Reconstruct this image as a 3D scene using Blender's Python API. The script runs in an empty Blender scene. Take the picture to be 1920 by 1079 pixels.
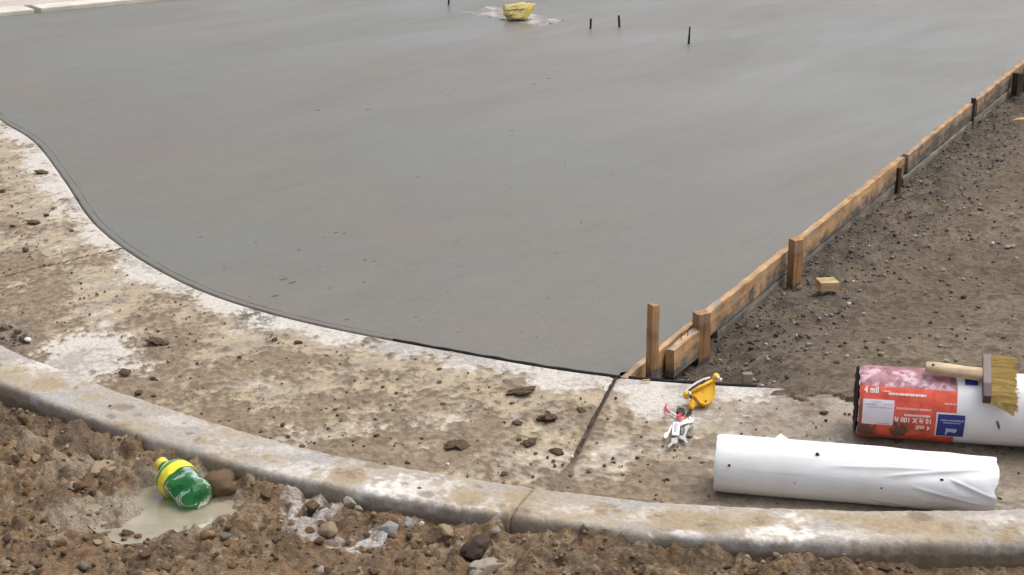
import bpy, bmesh, math, random
import numpy as np
from mathutils import Vector, Matrix, noise as mnoise

scene = bpy.context.scene
COL = scene.collection
rnd = random.Random(7)
rng = np.random.default_rng(11)
R = math.radians

# ------------------------------------------------------------------ camera
CAM_H, PITCH, FPX = 1.5, R(18), 3300.0
cam_d = bpy.data.cameras.new("camera")
cam = bpy.data.objects.new("camera", cam_d)
COL.objects.link(cam)
cam.location = (0, 0, CAM_H)
cam.rotation_euler = (R(90) - PITCH, 0, 0)
cam_d.sensor_width = 36
cam_d.lens = FPX / 1920 * 36
cam_d.clip_start = 0.05
cam_d.clip_end = 2000
scene.camera = cam

# ------------------------------------------------------------------ sky, sun, exposure
SUN_EL, SUN_AZ = R(64), R(70)          # azimuth from +Y towards +X: off to the right
world = bpy.data.worlds.new("World")
scene.world = world
world.use_nodes = True
wn, wl = world.node_tree.nodes, world.node_tree.links
bg = wn["Background"]
sky = wn.new("ShaderNodeTexSky")
sky.sky_type = 'NISHITA'
sky.sun_disc = False
sky.sun_elevation = SUN_EL
sky.sun_rotation = SUN_AZ
sky.air_density = 1.0
sky.dust_density = 6.0
sky.ozone_density = 1.0
hs = wn.new("ShaderNodeHueSaturation")   # cloud deck: same sky with the blue washed out
hs.inputs["Saturation"].default_value = 0.40
wl.new(sky.outputs[0], hs.inputs["Color"])
wl.new(hs.outputs[0], bg.inputs["Color"])
bg.inputs["Strength"].default_value = 0.15
sun_d = bpy.data.lights.new("sun", 'SUN')
sun_d.energy = 0.7
sun_d.angle = R(70)
sun_d.color = (1.0, 0.97, 0.93)
sun = bpy.data.objects.new("sun", sun_d)
COL.objects.link(sun)
sdir = Vector((math.sin(SUN_AZ) * math.cos(SUN_EL), math.cos(SUN_AZ) * math.cos(SUN_EL), math.sin(SUN_EL)))
sun.rotation_euler = sdir.to_track_quat('Z', 'Y').to_euler()
scene.view_settings.view_transform = 'Standard'
scene.view_settings.look = 'None'
scene.view_settings.gamma = 1
scene.view_settings.use_curve_mapping = False
scene.view_settings.exposure = 0.36

# ------------------------------------------------------------------ helpers
SP, CP = math.sin(PITCH), math.cos(PITCH)


def at(px, py, z=0.0):
    """ground point (height z) seen at a photograph pixel"""
    b = (py - 540) / FPX
    d = (CAM_H - z) / (SP + b * CP)
    return np.array([d * (px - 960) / FPX, d * (CP - b * SP), z])


def proj(X, Y, Z):
    d = Y * CP + (CAM_H - Z) * SP
    return 960 + FPX * X / d, 540 + FPX * ((CAM_H - Z) * CP - Y * SP) / d


def sst(a, b, x):
    t = np.clip((x - a) / (b - a), 0, 1)
    return t * t * (3 - 2 * t)


def hsh(ix, iy, k):
    h = (ix.astype(np.int64) * 374761393 + iy.astype(np.int64) * 668265263 + k * 974634777) & 0xFFFFFFFF
    h = ((h ^ (h >> 13)) * 1274126177) & 0xFFFFFFFF
    h = (h ^ (h >> 16)) & 0xFFFFFFFF
    h = ((h ^ (h >> 11)) * 2246822519) & 0xFFFFFFFF
    return ((h ^ (h >> 15)) & 0xFFFFFF) / float(0xFFFFFF)


def pnoise(x, y, k=0):
    ix, iy = np.floor(x), np.floor(y)
    fx, fy = x - ix, y - iy
    ux, uy = fx * fx * fx * (fx * (fx * 6 - 15) + 10), fy * fy * fy * (fy * (fy * 6 - 15) + 10)

    def g(dx, dy):
        a = hsh(ix + dx, iy + dy, k) * 2 * np.pi
        return np.cos(a) * (fx - dx) + np.sin(a) * (fy - dy)
    return 1.5 * ((g(0, 0) * (1 - ux) + g(1, 0) * ux) * (1 - uy) + (g(0, 1) * (1 - ux) + g(1, 1) * ux) * uy)


def fbm(x, y, k=0, o=4, gain=0.5):
    s, a = 0, 1
    for i in range(o):
        s = s + a * pnoise(x * 2 ** i + 17.3 * i, y * 2 ** i - 9.1 * i, k + i)
        a *= gain
    return s


def pebbles(x, y, cell, k, dens=0.8, flat=0.6):
    """half-buried lumps on a jittered grid: height and an id per lump"""
    ix, iy = np.floor(x / cell), np.floor(y / cell)
    H = np.zeros_like(x)
    ID = np.zeros_like(x)
    for dx in (-1, 0, 1):
        for dy in (-1, 0, 1):
            cx, cy = ix + dx, iy + dy
            a, b, c, d = (hsh(cx, cy, k + j) for j in range(4))
            px, py = (cx + 0.15 + 0.7 * a) * cell, (cy + 0.15 + 0.7 * b) * cell
            r = cell * (0.22 + 0.42 * c * c)
            ang = a * 6.28
            qx, qy = x - px, y - py
            q1 = (qx * np.cos(ang) + qy * np.sin(ang)) / (1.0 + 0.5 * d)
            q2 = (-qx * np.sin(ang) + qy * np.cos(ang)) * (1.0 + 0.3 * d)
            rr = r * (1 + 0.35 * pnoise(x / cell * 2.3 + 5 * a, y / cell * 2.3, k + 9))
            h = np.sqrt(np.clip(rr * rr - q1 * q1 - q2 * q2, 0, None)) * flat
            h = np.minimum(h, r * flat * (0.55 + 0.3 * b)) * (d < dens)
            m = h > H
            H = np.where(m, h, H)
            ID = np.where(m, hsh(cx, cy, k + 5) + 1e-6, ID)
    return H, ID


def mixc(a, b, t):
    t = np.clip(t, 0, 1)[..., None]
    return a * (1 - t) + np.asarray(b) * t


def tag(o, label=None, cat=None, group=None, kind=None):
    for k, v in (("label", label), ("category", cat), ("group", group), ("kind", kind)):
        if v:
            o[k] = v
    return o


def empty(name, loc=(0, 0, 0), rot=None):
    o = bpy.data.objects.new(name, None)
    COL.objects.link(o)
    o.empty_display_size = 0.02
    if rot is not None:
        o.matrix_world = Matrix.Translation(Vector(loc)) @ rot.to_4x4()
    else:
        o.location = loc
    return o


def link(name, me, mat=None, parent=None, loc=None):
    o = bpy.data.objects.new(name, me)
    COL.objects.link(o)
    if mat and not me.materials:
        me.materials.append(mat)
    if parent:
        o.parent = parent
    if loc is not None:
        o.location = loc
    return o


def mesh(name, V, F, mat=None, parent=None, smooth=True, col=None, loc=None):
    V = np.asarray(V, dtype=np.float32).reshape(-1, 3)
    me = bpy.data.meshes.new(name)
    if isinstance(F, np.ndarray):
        n, k = F.shape
        me.vertices.add(len(V))
        me.vertices.foreach_set("co", V.ravel())
        me.loops.add(n * k)
        me.loops.foreach_set("vertex_index", F.astype(np.int32).ravel())
        me.polygons.add(n)
        me.polygons.foreach_set("loop_start", np.arange(n, dtype=np.int32) * k)
        me.update(calc_edges=True)
    else:
        me.from_pydata([tuple(map(float, v)) for v in V], [], F)
    if col is not None:
        at_ = me.color_attributes.new("col", 'FLOAT_COLOR', 'POINT')
        c = np.ones((len(V), 4), dtype=np.float32)
        c[:, :3] = np.asarray(col).reshape(-1, 3)
        at_.data.foreach_set("color", c.ravel())
    if smooth:
        me.polygons.foreach_set("use_smooth", np.ones(len(me.polygons), dtype=bool))
    me.validate()
    return link(name, me, mat, parent, loc)


def grid_faces(n, m, wrap=False, keep=None):
    i, j = np.meshgrid(np.arange(n - 1), np.arange(m if wrap else m - 1), indexing='ij')
    j2 = (j + 1) % m
    F = np.stack([i * m + j, (i + 1) * m + j, (i + 1) * m + j2, i * m + j2], -1).reshape(-1, 4)
    if keep is not None:
        k = keep.reshape(-1)
        F = F[k[F].all(1)]
    return F


def compact(V, F, *arrs):
    used = np.zeros(len(V), bool)
    used[F.ravel()] = True
    mp = np.cumsum(used) - 1
    return (V[used], mp[F]) + tuple(a[used] for a in arrs)


# materials --------------------------------------------------------
class NT:
    def __init__(self, name):
        self.m = bpy.data.materials.new(name)
        self.m.use_nodes = True
        self.n, self.l = self.m.node_tree.nodes, self.m.node_tree.links
        self.p = self.n["Principled BSDF"]

    def new(self, t, **kw):
        nd = self.n.new(t)
        for k, v in kw.items():
            if hasattr(nd, k):
                setattr(nd, k, v)
            else:
                nd.inputs[k.replace("_", " ")].default_value = v
        return nd

    def con(self, a, b):
        self.l.new(a, b)

    def coord(self, which="Object", scale=(1, 1, 1), rot=(0, 0, 0)):
        tc = self.new("ShaderNodeTexCoord")
        mp = self.new("ShaderNodeMapping")
        mp.vector_type = 'TEXTURE'               # turn first, then stretch
        mp.inputs["Scale"].default_value = tuple(1 / q for q in scale)
        mp.inputs["Rotation"].default_value = rot
        self.con(tc.outputs[which], mp.inputs[0])
        return mp.outputs[0]

    def noise(self, vec, scale, detail=4, rough=0.55, dist=0):
        nz = self.new("ShaderNodeTexNoise")
        nz.inputs["Scale"].default_value = scale
        nz.inputs["Detail"].default_value = detail
        nz.inputs["Roughness"].default_value = rough
        nz.inputs["Distortion"].default_value = dist
        if vec is not None:
            self.con(vec, nz.inputs["Vector"])
        return nz.outputs["Fac"]

    def ramp(self, fac, stops):
        r = self.new("ShaderNodeValToRGB")
        e = r.color_ramp.elements
        while len(e) < len(stops):
            e.new(0.5)
        for k, (pos, c) in enumerate(stops):
            e[k].position = pos
            e[k].color = (*c, 1) if isinstance(c, tuple) else (c, c, c, 1)
        self.con(fac, r.inputs[0])
        return r.outputs[0]

    def mix(self, a, b, fac, mode='MIX'):
        mx = self.new("ShaderNodeMix", data_type='RGBA', blend_type=mode)
        for s, v in ((mx.inputs[0], fac), (mx.inputs[6], a), (mx.inputs[7], b)):
            if isinstance(v, (int, float)):
                s.default_value = v
            elif isinstance(v, tuple):
                s.default_value = (*v, 1)
            else:
                self.con(v, s)
        return mx.outputs[2]

    def bump(self, h, strength, dist):
        b = self.new("ShaderNodeBump")
        b.inputs["Strength"].default_value = strength
        b.inputs["Distance"].default_value = dist
        self.con(h, b.inputs["Height"])
        self.con(b.outputs[0], self.p.inputs["Normal"])

    def set(self, **kw):
        for k, v in kw.items():
            s = self.p.inputs[k.replace("_", " ")]
            if isinstance(v, (int, float)):
                s.default_value = v
            elif isinstance(v, tuple):
                s.default_value = (*v, 1)
            else:
                self.con(v, s)
        return self


def attr_mat(name, rough=0.9, fine=160, amp=0.35, bump=0.5, bdist=0.004, spec=0.25):
    """colour from the mesh's stain attribute, broken up by fine grain"""
    t = NT(name)
    v = t.coord("Object")
    a = t.new("ShaderNodeVertexColor", layer_name="col")
    n1 = t.noise(v, fine, 5, 0.65)
    n2 = t.noise(v, fine * 3.1, 3, 0.6)
    k = t.ramp(n1, [(0.25, 1 - amp), (0.5, 1.0), (0.75, 1 + amp * 0.8)])
    c = t.mix(a.outputs[0], k, 1.0, 'MULTIPLY')
    k2 = t.ramp(n2, [(0.3, 1 - amp * 0.6), (0.7, 1 + amp * 0.5)])
    c = t.mix(c, k2, 1.0, 'MULTIPLY')
    t.set(Base_Color=c, Roughness=rough, Specular_IOR_Level=spec)
    t.bump(n1, bump, bdist)
    return t.m


def plain(name, colr, rough=0.6, vary=0.12, scale=60, metal=0.0, bump=0.0, spec=0.4):
    t = NT(name)
    v = t.coord("Object")
    n = t.noise(v, scale, 4, 0.6)
    c = t.ramp(n, [(0.3, tuple(x * (1 - vary) for x in colr)), (0.7, tuple(min(1, x * (1 + vary)) for x in colr))])
    t.set(Base_Color=c, Roughness=rough, Metallic=metal, Specular_IOR_Level=spec)
    if bump:
        t.bump(n, bump, 0.003)
    return t.m


def wood_mat(name, pale, dark, mud=0.0, mudc=(0.11, 0.098, 0.085), zlo=-0.07, zhi=0.015, axis=0):
    t = NT(name)
    sc = [60, 60, 60]
    sc[axis] = 3
    v = t.coord("Object", tuple(sc))
    g = t.noise(v, 1.0, 6, 0.6, 0.4)
    v2 = t.coord("Object")
    blot = t.noise(v2, 14, 3, 0.5)
    c = t.ramp(g, [(0.3, dark), (0.5, tuple((a + b) / 2 for a, b in zip(pale, dark))), (0.68, pale)])
    c = t.mix(c, t.ramp(blot, [(0.3, 0.6), (0.65, 1.18)]), 1.0, 'MULTIPLY')
    if mud > 0:
        sp = t.new("ShaderNodeSeparateXYZ")
        t.con(v2, sp.inputs[0])
        mr = t.new("ShaderNodeMapRange")
        t.con(sp.outputs[2], mr.inputs[0])
        mr.inputs[1].default_value = zlo
        mr.inputs[2].default_value = zhi
        mr.inputs[3].default_value = 0.22
        mr.inputs[4].default_value = -0.22
        vm = t.coord("Object", (16, 30, 26))
        mn = t.noise(vm, 1.0, 6, 0.7)
        ad = t.new("ShaderNodeMath", operation='ADD')
        t.con(mn, ad.inputs[0])
        t.con(mr.outputs[0], ad.inputs[1])
        mk = t.ramp(ad.outputs[0], [(0.57 - mud * 0.25, 0.0), (0.72 - mud * 0.22, 1.0)])
        c = t.mix(c, mudc, mk)
    if mud > 0:                                        # dried cement smears
        cm = t.noise(t.coord("Object", (9, 40, 40)), 1.0, 6, 0.75)
        c = t.mix(c, (.27, .25, .225), t.ramp(cm, [(0.50, 0.0), (0.64, 0.85)]))
    t.set(Base_Color=c, Roughness=0.8, Specular_IOR_Level=0.2)
    t.bump(g, 0.6, 0.003)
    return t.m


# geometry bits ----------------------------------------------------
def box_bm(bm, dx, dy, dz, center=(0, 0, 0), rot=None, bev=0.0, nx=1):
    r = bmesh.ops.create_cube(bm, size=1)
    vs = r["verts"]
    bmesh.ops.scale(bm, vec=(dx, dy, dz), verts=vs)
    if bev > 0:
        es = list({e for v in vs for e in v.link_edges})
        rb = bmesh.ops.bevel(bm, geom=es, offset=bev, segments=2, affect='EDGES', profile=0.6)
        vs = list({v for f in rb["faces"] for v in f.verts} | {v for v in vs if v.is_valid})
    if rot is not None:
        bmesh.ops.rotate(bm, cent=(0, 0, 0), matrix=rot, verts=vs)
    bmesh.ops.translate(bm, vec=center, verts=vs)
    return vs


def bm_obj(name, bm, mat, parent=None, smooth=False, loc=None):
    me = bpy.data.meshes.new(name)
    bm.to_mesh(me)
    bm.free()
    if smooth:
        for p in me.polygons:
            p.use_smooth = True
    return link(name, me, mat, parent, loc)


def tube(name, pts, rad, mat, parent=None, seg=10, closed_ends=True):
    P = [Vector(p) for p in pts]
    rads = rad if isinstance(rad, (list, tuple)) else [rad] * len(P)
    V, F = [], []
    up = Vector((0.13, 0.2, 1)).normalized()
    for i, p in enumerate(P):
        t = (P[min(i + 1, len(P) - 1)] - P[max(i - 1, 0)]).normalized()
        a = t.cross(up)
        a = a.normalized() if a.length > 1e-4 else t.orthogonal().normalized()
        b = t.cross(a)
        for k in range(seg):
            an = 2 * math.pi * k / seg
            V.append(p + (a * math.cos(an) + b * math.sin(an)) * rads[i])
    for i in range(len(P) - 1):
        for k in range(seg):
            F.append((i * seg + k, i * seg + (k + 1) % seg, (i + 1) * seg + (k + 1) % seg, (i + 1) * seg + k))
    if closed_ends:
        F.append(tuple(range(seg))[::-1])
        F.append(tuple((len(P) - 1) * seg + k for k in range(seg)))
    return mesh(name, V, F, mat, parent)


def extrude_poly(name, poly, h, mat, parent=None, z0=0.0, bev=0.0008):
    bm = bmesh.new()
    vs = [bm.verts.new((x, y, z0)) for x, y in poly]
    f = bm.faces.new(vs)
    bm.normal_update()
    if f.normal.z < 0:
        f.normal_flip()
    r = bmesh.ops.extrude_face_region(bm, geom=[f])
    tv = [v for v in r["geom"] if isinstance(v, bmesh.types.BMVert)]
    bmesh.ops.translate(bm, vec=(0, 0, h), verts=tv)
    bmesh.ops.recalc_face_normals(bm, faces=bm.faces)
    if bev:
        es = [e for e in bm.edges if all(v in tv for v in e.verts)]
        bmesh.ops.bevel(bm, geom=es, offset=bev, segments=1, affect='EDGES')
    return bm_obj(name, bm, mat, parent)


def ico(sub):
    bm = bmesh.new()
    bmesh.ops.create_icosphere(bm, subdivisions=sub, radius=1)
    V = np.array([v.co[:] for v in bm.verts])
    F = np.array([[v.index for v in f.verts] for f in bm.faces])
    bm.free()
    return V, F


ICO = {s: ico(s) for s in (1, 2, 3, 4)}


def rock_verts(seed, sub=2, cuts=7, lump=0.25, flat=0.7):
    r = np.random.default_rng(seed)
    V = ICO[sub][0].copy()
    off = Vector(r.uniform(-50, 50, 3))
    for i in range(len(V)):
        p = Vector(V[i])
        V[i] *= 1 + lump * mnoise.noise(p * 1.3 + off) + lump * 0.5 * mnoise.noise(p * 3.1 + off) + (lump * 0.3 * mnoise.noise(p * 7 + off) if sub > 2 else 0)
    for _ in range(cuts):
        n = r.normal(size=3)
        n /= np.linalg.norm(n)
        d = r.uniform(0.48, 0.8)
        e = V @ n - d
        V -= np.clip(e, 0, None)[:, None] * n * 0.92
    V *= np.array([1, r.uniform(0.65, 0.95), flat * r.uniform(0.8, 1.1)])
    return V


# ------------------------------------------------------------------ guide curves (world metres)
def smooth_curve(P, step=0.005, sig=0.06):
    P = np.asarray(P, float)
    out = []
    Q = np.vstack([2 * P[0] - P[1], P, 2 * P[-1] - P[-2]])
    for i in range(1, len(Q) - 2):
        p0, p1, p2, p3 = Q[i - 1:i + 3]
        n = max(2, int(np.linalg.norm(p2 - p1) / 0.004))
        t = np.linspace(0, 1, n, endpoint=False)[:, None]
        out.append(0.5 * (2 * p1 + (p2 - p0) * t + (2 * p0 - 5 * p1 + 4 * p2 - p3) * t ** 2 + (3 * p1 - p0 - 3 * p2 + p3) * t ** 3))
    C = np.vstack(out + [P[-1:]])
    s = np.r_[0, np.cumsum(np.hypot(*np.diff(C, axis=0).T))]
    u = np.arange(0, s[-1], step)
    C = np.c_[np.interp(u, s, C[:, 0]), np.interp(u, s, C[:, 1])]
    k = int(3 * sig / step)
    w = np.exp(-0.5 * (np.arange(-k, k + 1) * step / sig) ** 2)
    w /= w.sum()
    pad = np.vstack([2 * C[0] - C[k:0:-1], C, 2 * C[-1] - C[-2:-k - 2:-1]])
    return np.c_[np.convolve(pad[:, 0], w, 'valid'), np.convolve(pad[:, 1], w, 'valid')]


LIP = smooth_curve([(-2.75, 8.3), (-2.38, 7.5), (-2.0, 6.74), (-1.895, 6.58), (-1.787, 6.403), (-1.702, 6.226), (-1.61, 6.01), (-1.522, 5.801),
                    (-1.437, 5.592), (-1.340, 5.35), (-1.258, 5.182), (-1.151, 4.995), (-1.039, 4.825), (-0.934, 4.684),
                    (-0.812, 4.545), (-0.648, 4.405), (-0.541, 4.329), (-0.438, 4.265), (-0.297, 4.187), (-0.159, 4.115),
                    (-0.013, 4.042), (0.09, 3.99), (0.242, 3.930), (0.367, 3.9), (0.466, 3.88), (0.577, 3.866),
                    (0.8, 3.845), (1.2, 3.84), (1.7, 3.87), (2.4, 3.97)], sig=0.09)
CURB = smooth_curve([(-3.2, 7.6), (-2.85, 6.9), (-2.45, 6.1), (-2.1, 5.4), (-1.78, 4.82), (-1.5, 4.38), (-1.249, 4.048), (-1.151, 3.955), (-1.053, 3.87),
                     (-0.948, 3.78), (-0.832, 3.688), (-0.681, 3.575), (-0.481, 3.44), (-0.355, 3.37), (-0.115, 3.271),
                     (0.043, 3.214), (0.189, 3.168), (0.333, 3.136), (0.456, 3.119), (0.558, 3.11), (0.763, 3.105),
                     (0.994, 3.118), (1.4, 3.16), (2.2, 3.28)], sig=0.06)


def normals(C):
    t = np.gradient(C, axis=0)
    t /= np.linalg.norm(t, axis=1)[:, None]
    return np.c_[t[:, 1], -t[:, 0]]        # to the right of travel (towards the camera side for left->right)


NL, NC = normals(LIP), normals(CURB)
if NL[len(NL) // 2][1] > 0:
    NL = -NL
if NC[len(NC) // 2][1] > 0:
    NC = -NC
sL = np.arange(len(LIP)) * 0.005
HC = 0.04
BACK = CURB + NC * 0.151
lip_y = lambda X: np.interp(X, LIP[:, 0], LIP[:, 1])
curb_y = lambda X: np.interp(X, CURB[:, 0], CURB[:, 1])
back_y = lambda X: np.interp(X, BACK[:, 0], BACK[:, 1])


def near(C, p):
    return int(np.argmin(np.hypot(C[:, 0] - p[0], C[:, 1] - p[1])))


FP0 = np.array([0.305, 4.016])
FU = np.array([0.4556, 0.8902])
FN = np.array([0.8902, -0.4556])
form = lambda t, o, z=0.0: np.array([FP0[0] + FU[0] * t + FN[0] * o, FP0[1] + FU[1] * t + FN[1] * o, z])

# ------------------------------------------------------------------ materials
M_SOIL = attr_mat("foreground_soil", 0.95, 140, 0.45, 0.9, 0.008, 0.1)
M_DIRT = attr_mat("lot_soil", 0.93, 60, 0.50, 0.9, 0.010, 0.12)
M_GUT = attr_mat("gutter_concrete", 0.85, 110, 0.30, 0.5, 0.004, 0.25)
M_CURB = attr_mat("curb_concrete", 0.85, 130, 0.24, 0.45, 0.003, 0.25)
M_GRAVEL = attr_mat("gravel", 0.95, 300, 0.35, 0.5, 0.003, 0.08)


def slab_mat():
    t = NT("wet_concrete")
    v = t.coord("Object")
    vs = t.coord("Object", (0.55, 1.7, 1), (0, 0, R(50)))       # trowel sweep
    vs2 = t.coord("Object", (1.3, 7.0, 1), (0, 0, R(46)))
    big = t.noise(v, 0.9, 4, 0.55)
    st = t.noise(vs, 1.6, 7, 0.68, 0.6)
    st2 = t.noise(vs2, 2.0, 6, 0.7, 0.8)
    fine = t.noise(v, 260, 3, 0.6)
    c = t.ramp(big, [(0.36, (0.150, 0.147, 0.124)), (0.5, (0.157, 0.147, 0.125)), (0.64, (0.166, 0.147, 0.129))])
    c = t.mix(c, t.ramp(st, [(0.3, 0.95), (0.7, 1.045)]), 1.0, 'MULTIPLY')
    c = t.mix(c, t.ramp(st2, [(0.30, 0.90), (0.40, 0.99), (0.75, 1.03)]), 1.0, 'MULTIPLY')
    c = t.mix(c, t.ramp(fine, [(0.3, 0.86), (0.7, 1.12)]), 1.0, 'MULTIPLY')
    rg = t.mix(t.ramp(st, [(0.35, 0.38), (0.65, 0.55)]), t.ramp(big, [(0.35, 0.8), (0.65, 1.2)]), 1.0, 'MULTIPLY')
    t.set(Base_Color=c, Roughness=rg, Specular_IOR_Level=0.5)
    g2 = t.noise(v, 95, 3, 0.7)
    c = t.mix(c, t.ramp(g2, [(0.25, 0.88), (0.7, 1.09)]), 1.0, 'MULTIPLY')
    g3 = t.noise(v, 34, 4, 0.7)
    c = t.mix(c, t.ramp(g3, [(0.25, 0.91), (0.72, 1.07)]), 1.0, 'MULTIPLY')
    blot = t.noise(t.coord("Object", (1.2, 2.4, 1), (0, 0, R(40))), 3.2, 6, 0.72, 0.8)
    c = t.mix(c, t.ramp(blot, [(0.30, 0.955), (0.7, 1.035)]), 1.0, 'MULTIPLY')
    t.set(Base_Color=c)
    # bleed water standing on the surface, most of it towards the far right corner of the pour
    sep = t.new("ShaderNodeSeparateXYZ")
    t.con(v, sep.inputs[0])
    ma = t.new("ShaderNodeMath", operation='MULTIPLY_ADD')
    t.con(sep.outputs[0], ma.inputs[0])
    ma.inputs[1].default_value = 0.9
    t.con(sep.outputs[1], ma.inputs[2])
    wet = t.new("ShaderNodeMapRange", interpolation_type='SMOOTHSTEP')
    t.con(ma.outputs[0], wet.inputs[0])
    wet.inputs[1].default_value, wet.inputs[2].default_value = 4.2, 9.5
    film = t.mix(wet.outputs[0], t.ramp(t.noise(vs, 1.1, 4, .6, .4), [(.35, .25), (.65, 1.0)]), 1.0, 'MULTIPLY')
    t.set(Coat_Weight=film, Coat_Roughness=0.34, Coat_IOR=1.55)
    t.bump(fine, 0.06, 0.003)
    return t.m


M_SLAB = slab_mat()
M_STRIP = plain("black_felt", (0.012, 0.012, 0.013), 0.85, 0.4, 200, bump=0.5)
M_WOOD = wood_mat("form_lumber", (0.56, 0.36, 0.19), (0.34, 0.18, 0.075), 0.28)
M_WOOD_FAR = wood_mat("form_lumber_muddy", (0.50, 0.32, 0.18), (0.26, 0.14, 0.07), 0.75)
M_WOOD_LOW = wood_mat("muddy_lumber", (0.30, 0.265, 0.22), (0.16, 0.13, 0.10), 0.8, zlo=-0.12, zhi=-0.06)
M_STAKE = wood_mat("stake_wood", (0.55, 0.32, 0.15), (0.28, 0.125, 0.05), mud=.25, zlo=-.01, zhi=.09, axis=2)
M_STAKE_DK = wood_mat("dark_stake_wood", (0.13, 0.085, 0.06), (0.05, 0.035, 0.03), axis=2)
M_PALEWOOD = wood_mat("pale_wood", (0.56, 0.42, 0.24), (0.38, 0.26, 0.13))
M_STEEL = plain("dark_steel", (0.035, 0.032, 0.03), 0.6, 0.4, 80, 0.3)
M_METAL = plain("bright_metal", (0.55, 0.55, 0.55), 0.35, 0.15, 90, 0.9)
M_MUD = plain("mud", (0.105, 0.072, 0.047), 0.85, 0.35, 70, bump=0.7)

# ------------------------------------------------------------------ ground sheet to the horizon
tag(mesh("ground", [(-900, -300, -0.45), (900, -300, -0.45), (900, 1500, -0.45), (-900, 1500, -0.45)], [(0, 1, 2, 3)],
         plain("earth", (0.16, 0.125, 0.095), 0.95, 0.3, 0.8)), kind="structure")

# ------------------------------------------------------------------ gutter
SH = 0.03                                                # joints run a little askew


def gutter_z(w):
    return -0.048 * w ** 1.1 - 0.012 * sst(0.8, 1.0, w)


def blob_sum(PX, PY, blobs, wob):
    s = np.zeros_like(PX)
    for (bx, by, rx, ry, a) in blobs:
        d = np.sqrt(((PX - bx) / rx) ** 2 + ((PY - by) / ry) ** 2) + wob * 0.45
        s = s + a * (1 - sst(0.66, 1.06, d))
    return s


CLEAN = [(640, 640, 70, 20, .7), (790, 663, 110, 22, .9), (930, 690, 110, 20, .9), (1060, 722, 90, 24, .9), (530, 612, 55, 18, .7), (205, 458, 40, 20, .7),
         (275, 512, 60, 24, .8), (165, 660, 95, 42, 1.4), (90, 690, 60, 25, .7), (50, 250, 40, 20, .6), (75, 305, 40, 14, .7), (100, 350, 45, 14, .6), (60, 272, 40, 8, .9), (350, 545, 60, 18, .6),
         (1370, 742, 60, 20, 1.1), (1250, 765, 70, 35, .8), (1180, 730, 50, 18, .7), (1330, 800, 80, 22, .45), (1300, 785, 60, 25, .5),
         (1060, 800, 30, 20, .3), (860, 800, 40, 18, .45), (700, 690, 60, 14, .4), (420, 590, 60, 14, .5), (160, 400, 30, 30, .4), (1450, 745, 40, 14, .3)]
MUDB = [(975, 735, 34, 18, .9), (1030, 790, 32, 16, .7), (850, 840, 34, 18, .7), (700, 770, 120, 24, .45), (760, 800, 90, 25, .4), (560, 700, 90, 28, .4), (340, 640, 60, 22, .55),
        (300, 690, 60, 30, .5), (480, 610, 45, 22, .55), (30, 620, 45, 32, 1.2), (640, 830, 90, 16, .8), (500, 790, 110, 22, .6), (280, 725, 70, 16, .8),
        (90, 430, 70, 40, .3), (60, 520, 80, 40, .35), (800, 860, 120, 12, .6), (1180, 745, 28, 14, .5), (1400, 780, 60, 20, .5), (1480, 790, 50, 20, .45),
        (1330, 830, 30, 18, .6), (690, 745, 40, 12, .5), (900, 800, 60, 14, .3), (1530, 770, 60, 22, .4), (1600, 880, 400, 60, .35)]
TANB = [(900, 750, 220, 30, .5), (640, 740, 160, 40, .5), (420, 650, 120, 40, .4), (1120, 800, 60, 40, .4), (750, 700, 80, 14, .5), (560, 640, 60, 12, .4), (150, 560, 120, 50, .3)]

s1 = sL[near(LIP, at(225, 466)[:2])]
s2 = sL[near(LIP, at(1152, 709)[:2])]
NW = 150
wv = np.linspace(0, 1, NW)
jn = np.array([near(CURB, LIP[i] + NL[i] * 0.75) for i in range(len(LIP))])
jn = np.maximum.accumulate(jn).astype(float)
kk = np.ones(81) / 81
jn = np.convolve(np.r_[np.full(40, jn[0]), jn, np.full(40, jn[-1])], kk, 'valid')


def gutter_xy(s, w):
    """s: arc length along the lip, w: 0 lip .. 1 curb"""
    ss = s + SH * 0.75 * w
    x = np.interp(ss, sL, LIP[:, 0])
    y = np.interp(ss, sL, LIP[:, 1])
    j = np.interp(ss, sL, jn)
    ci = np.arange(len(CURB))
    cx = np.interp(j, ci, CURB[:, 0]) - np.interp(j, ci, NC[:, 0]) * 0.006
    cy = np.interp(j, ci, CURB[:, 1]) - np.interp(j, ci, NC[:, 1]) * 0.006
    return x * (1 - w) + cx * w, y * (1 - w) + cy * w


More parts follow.
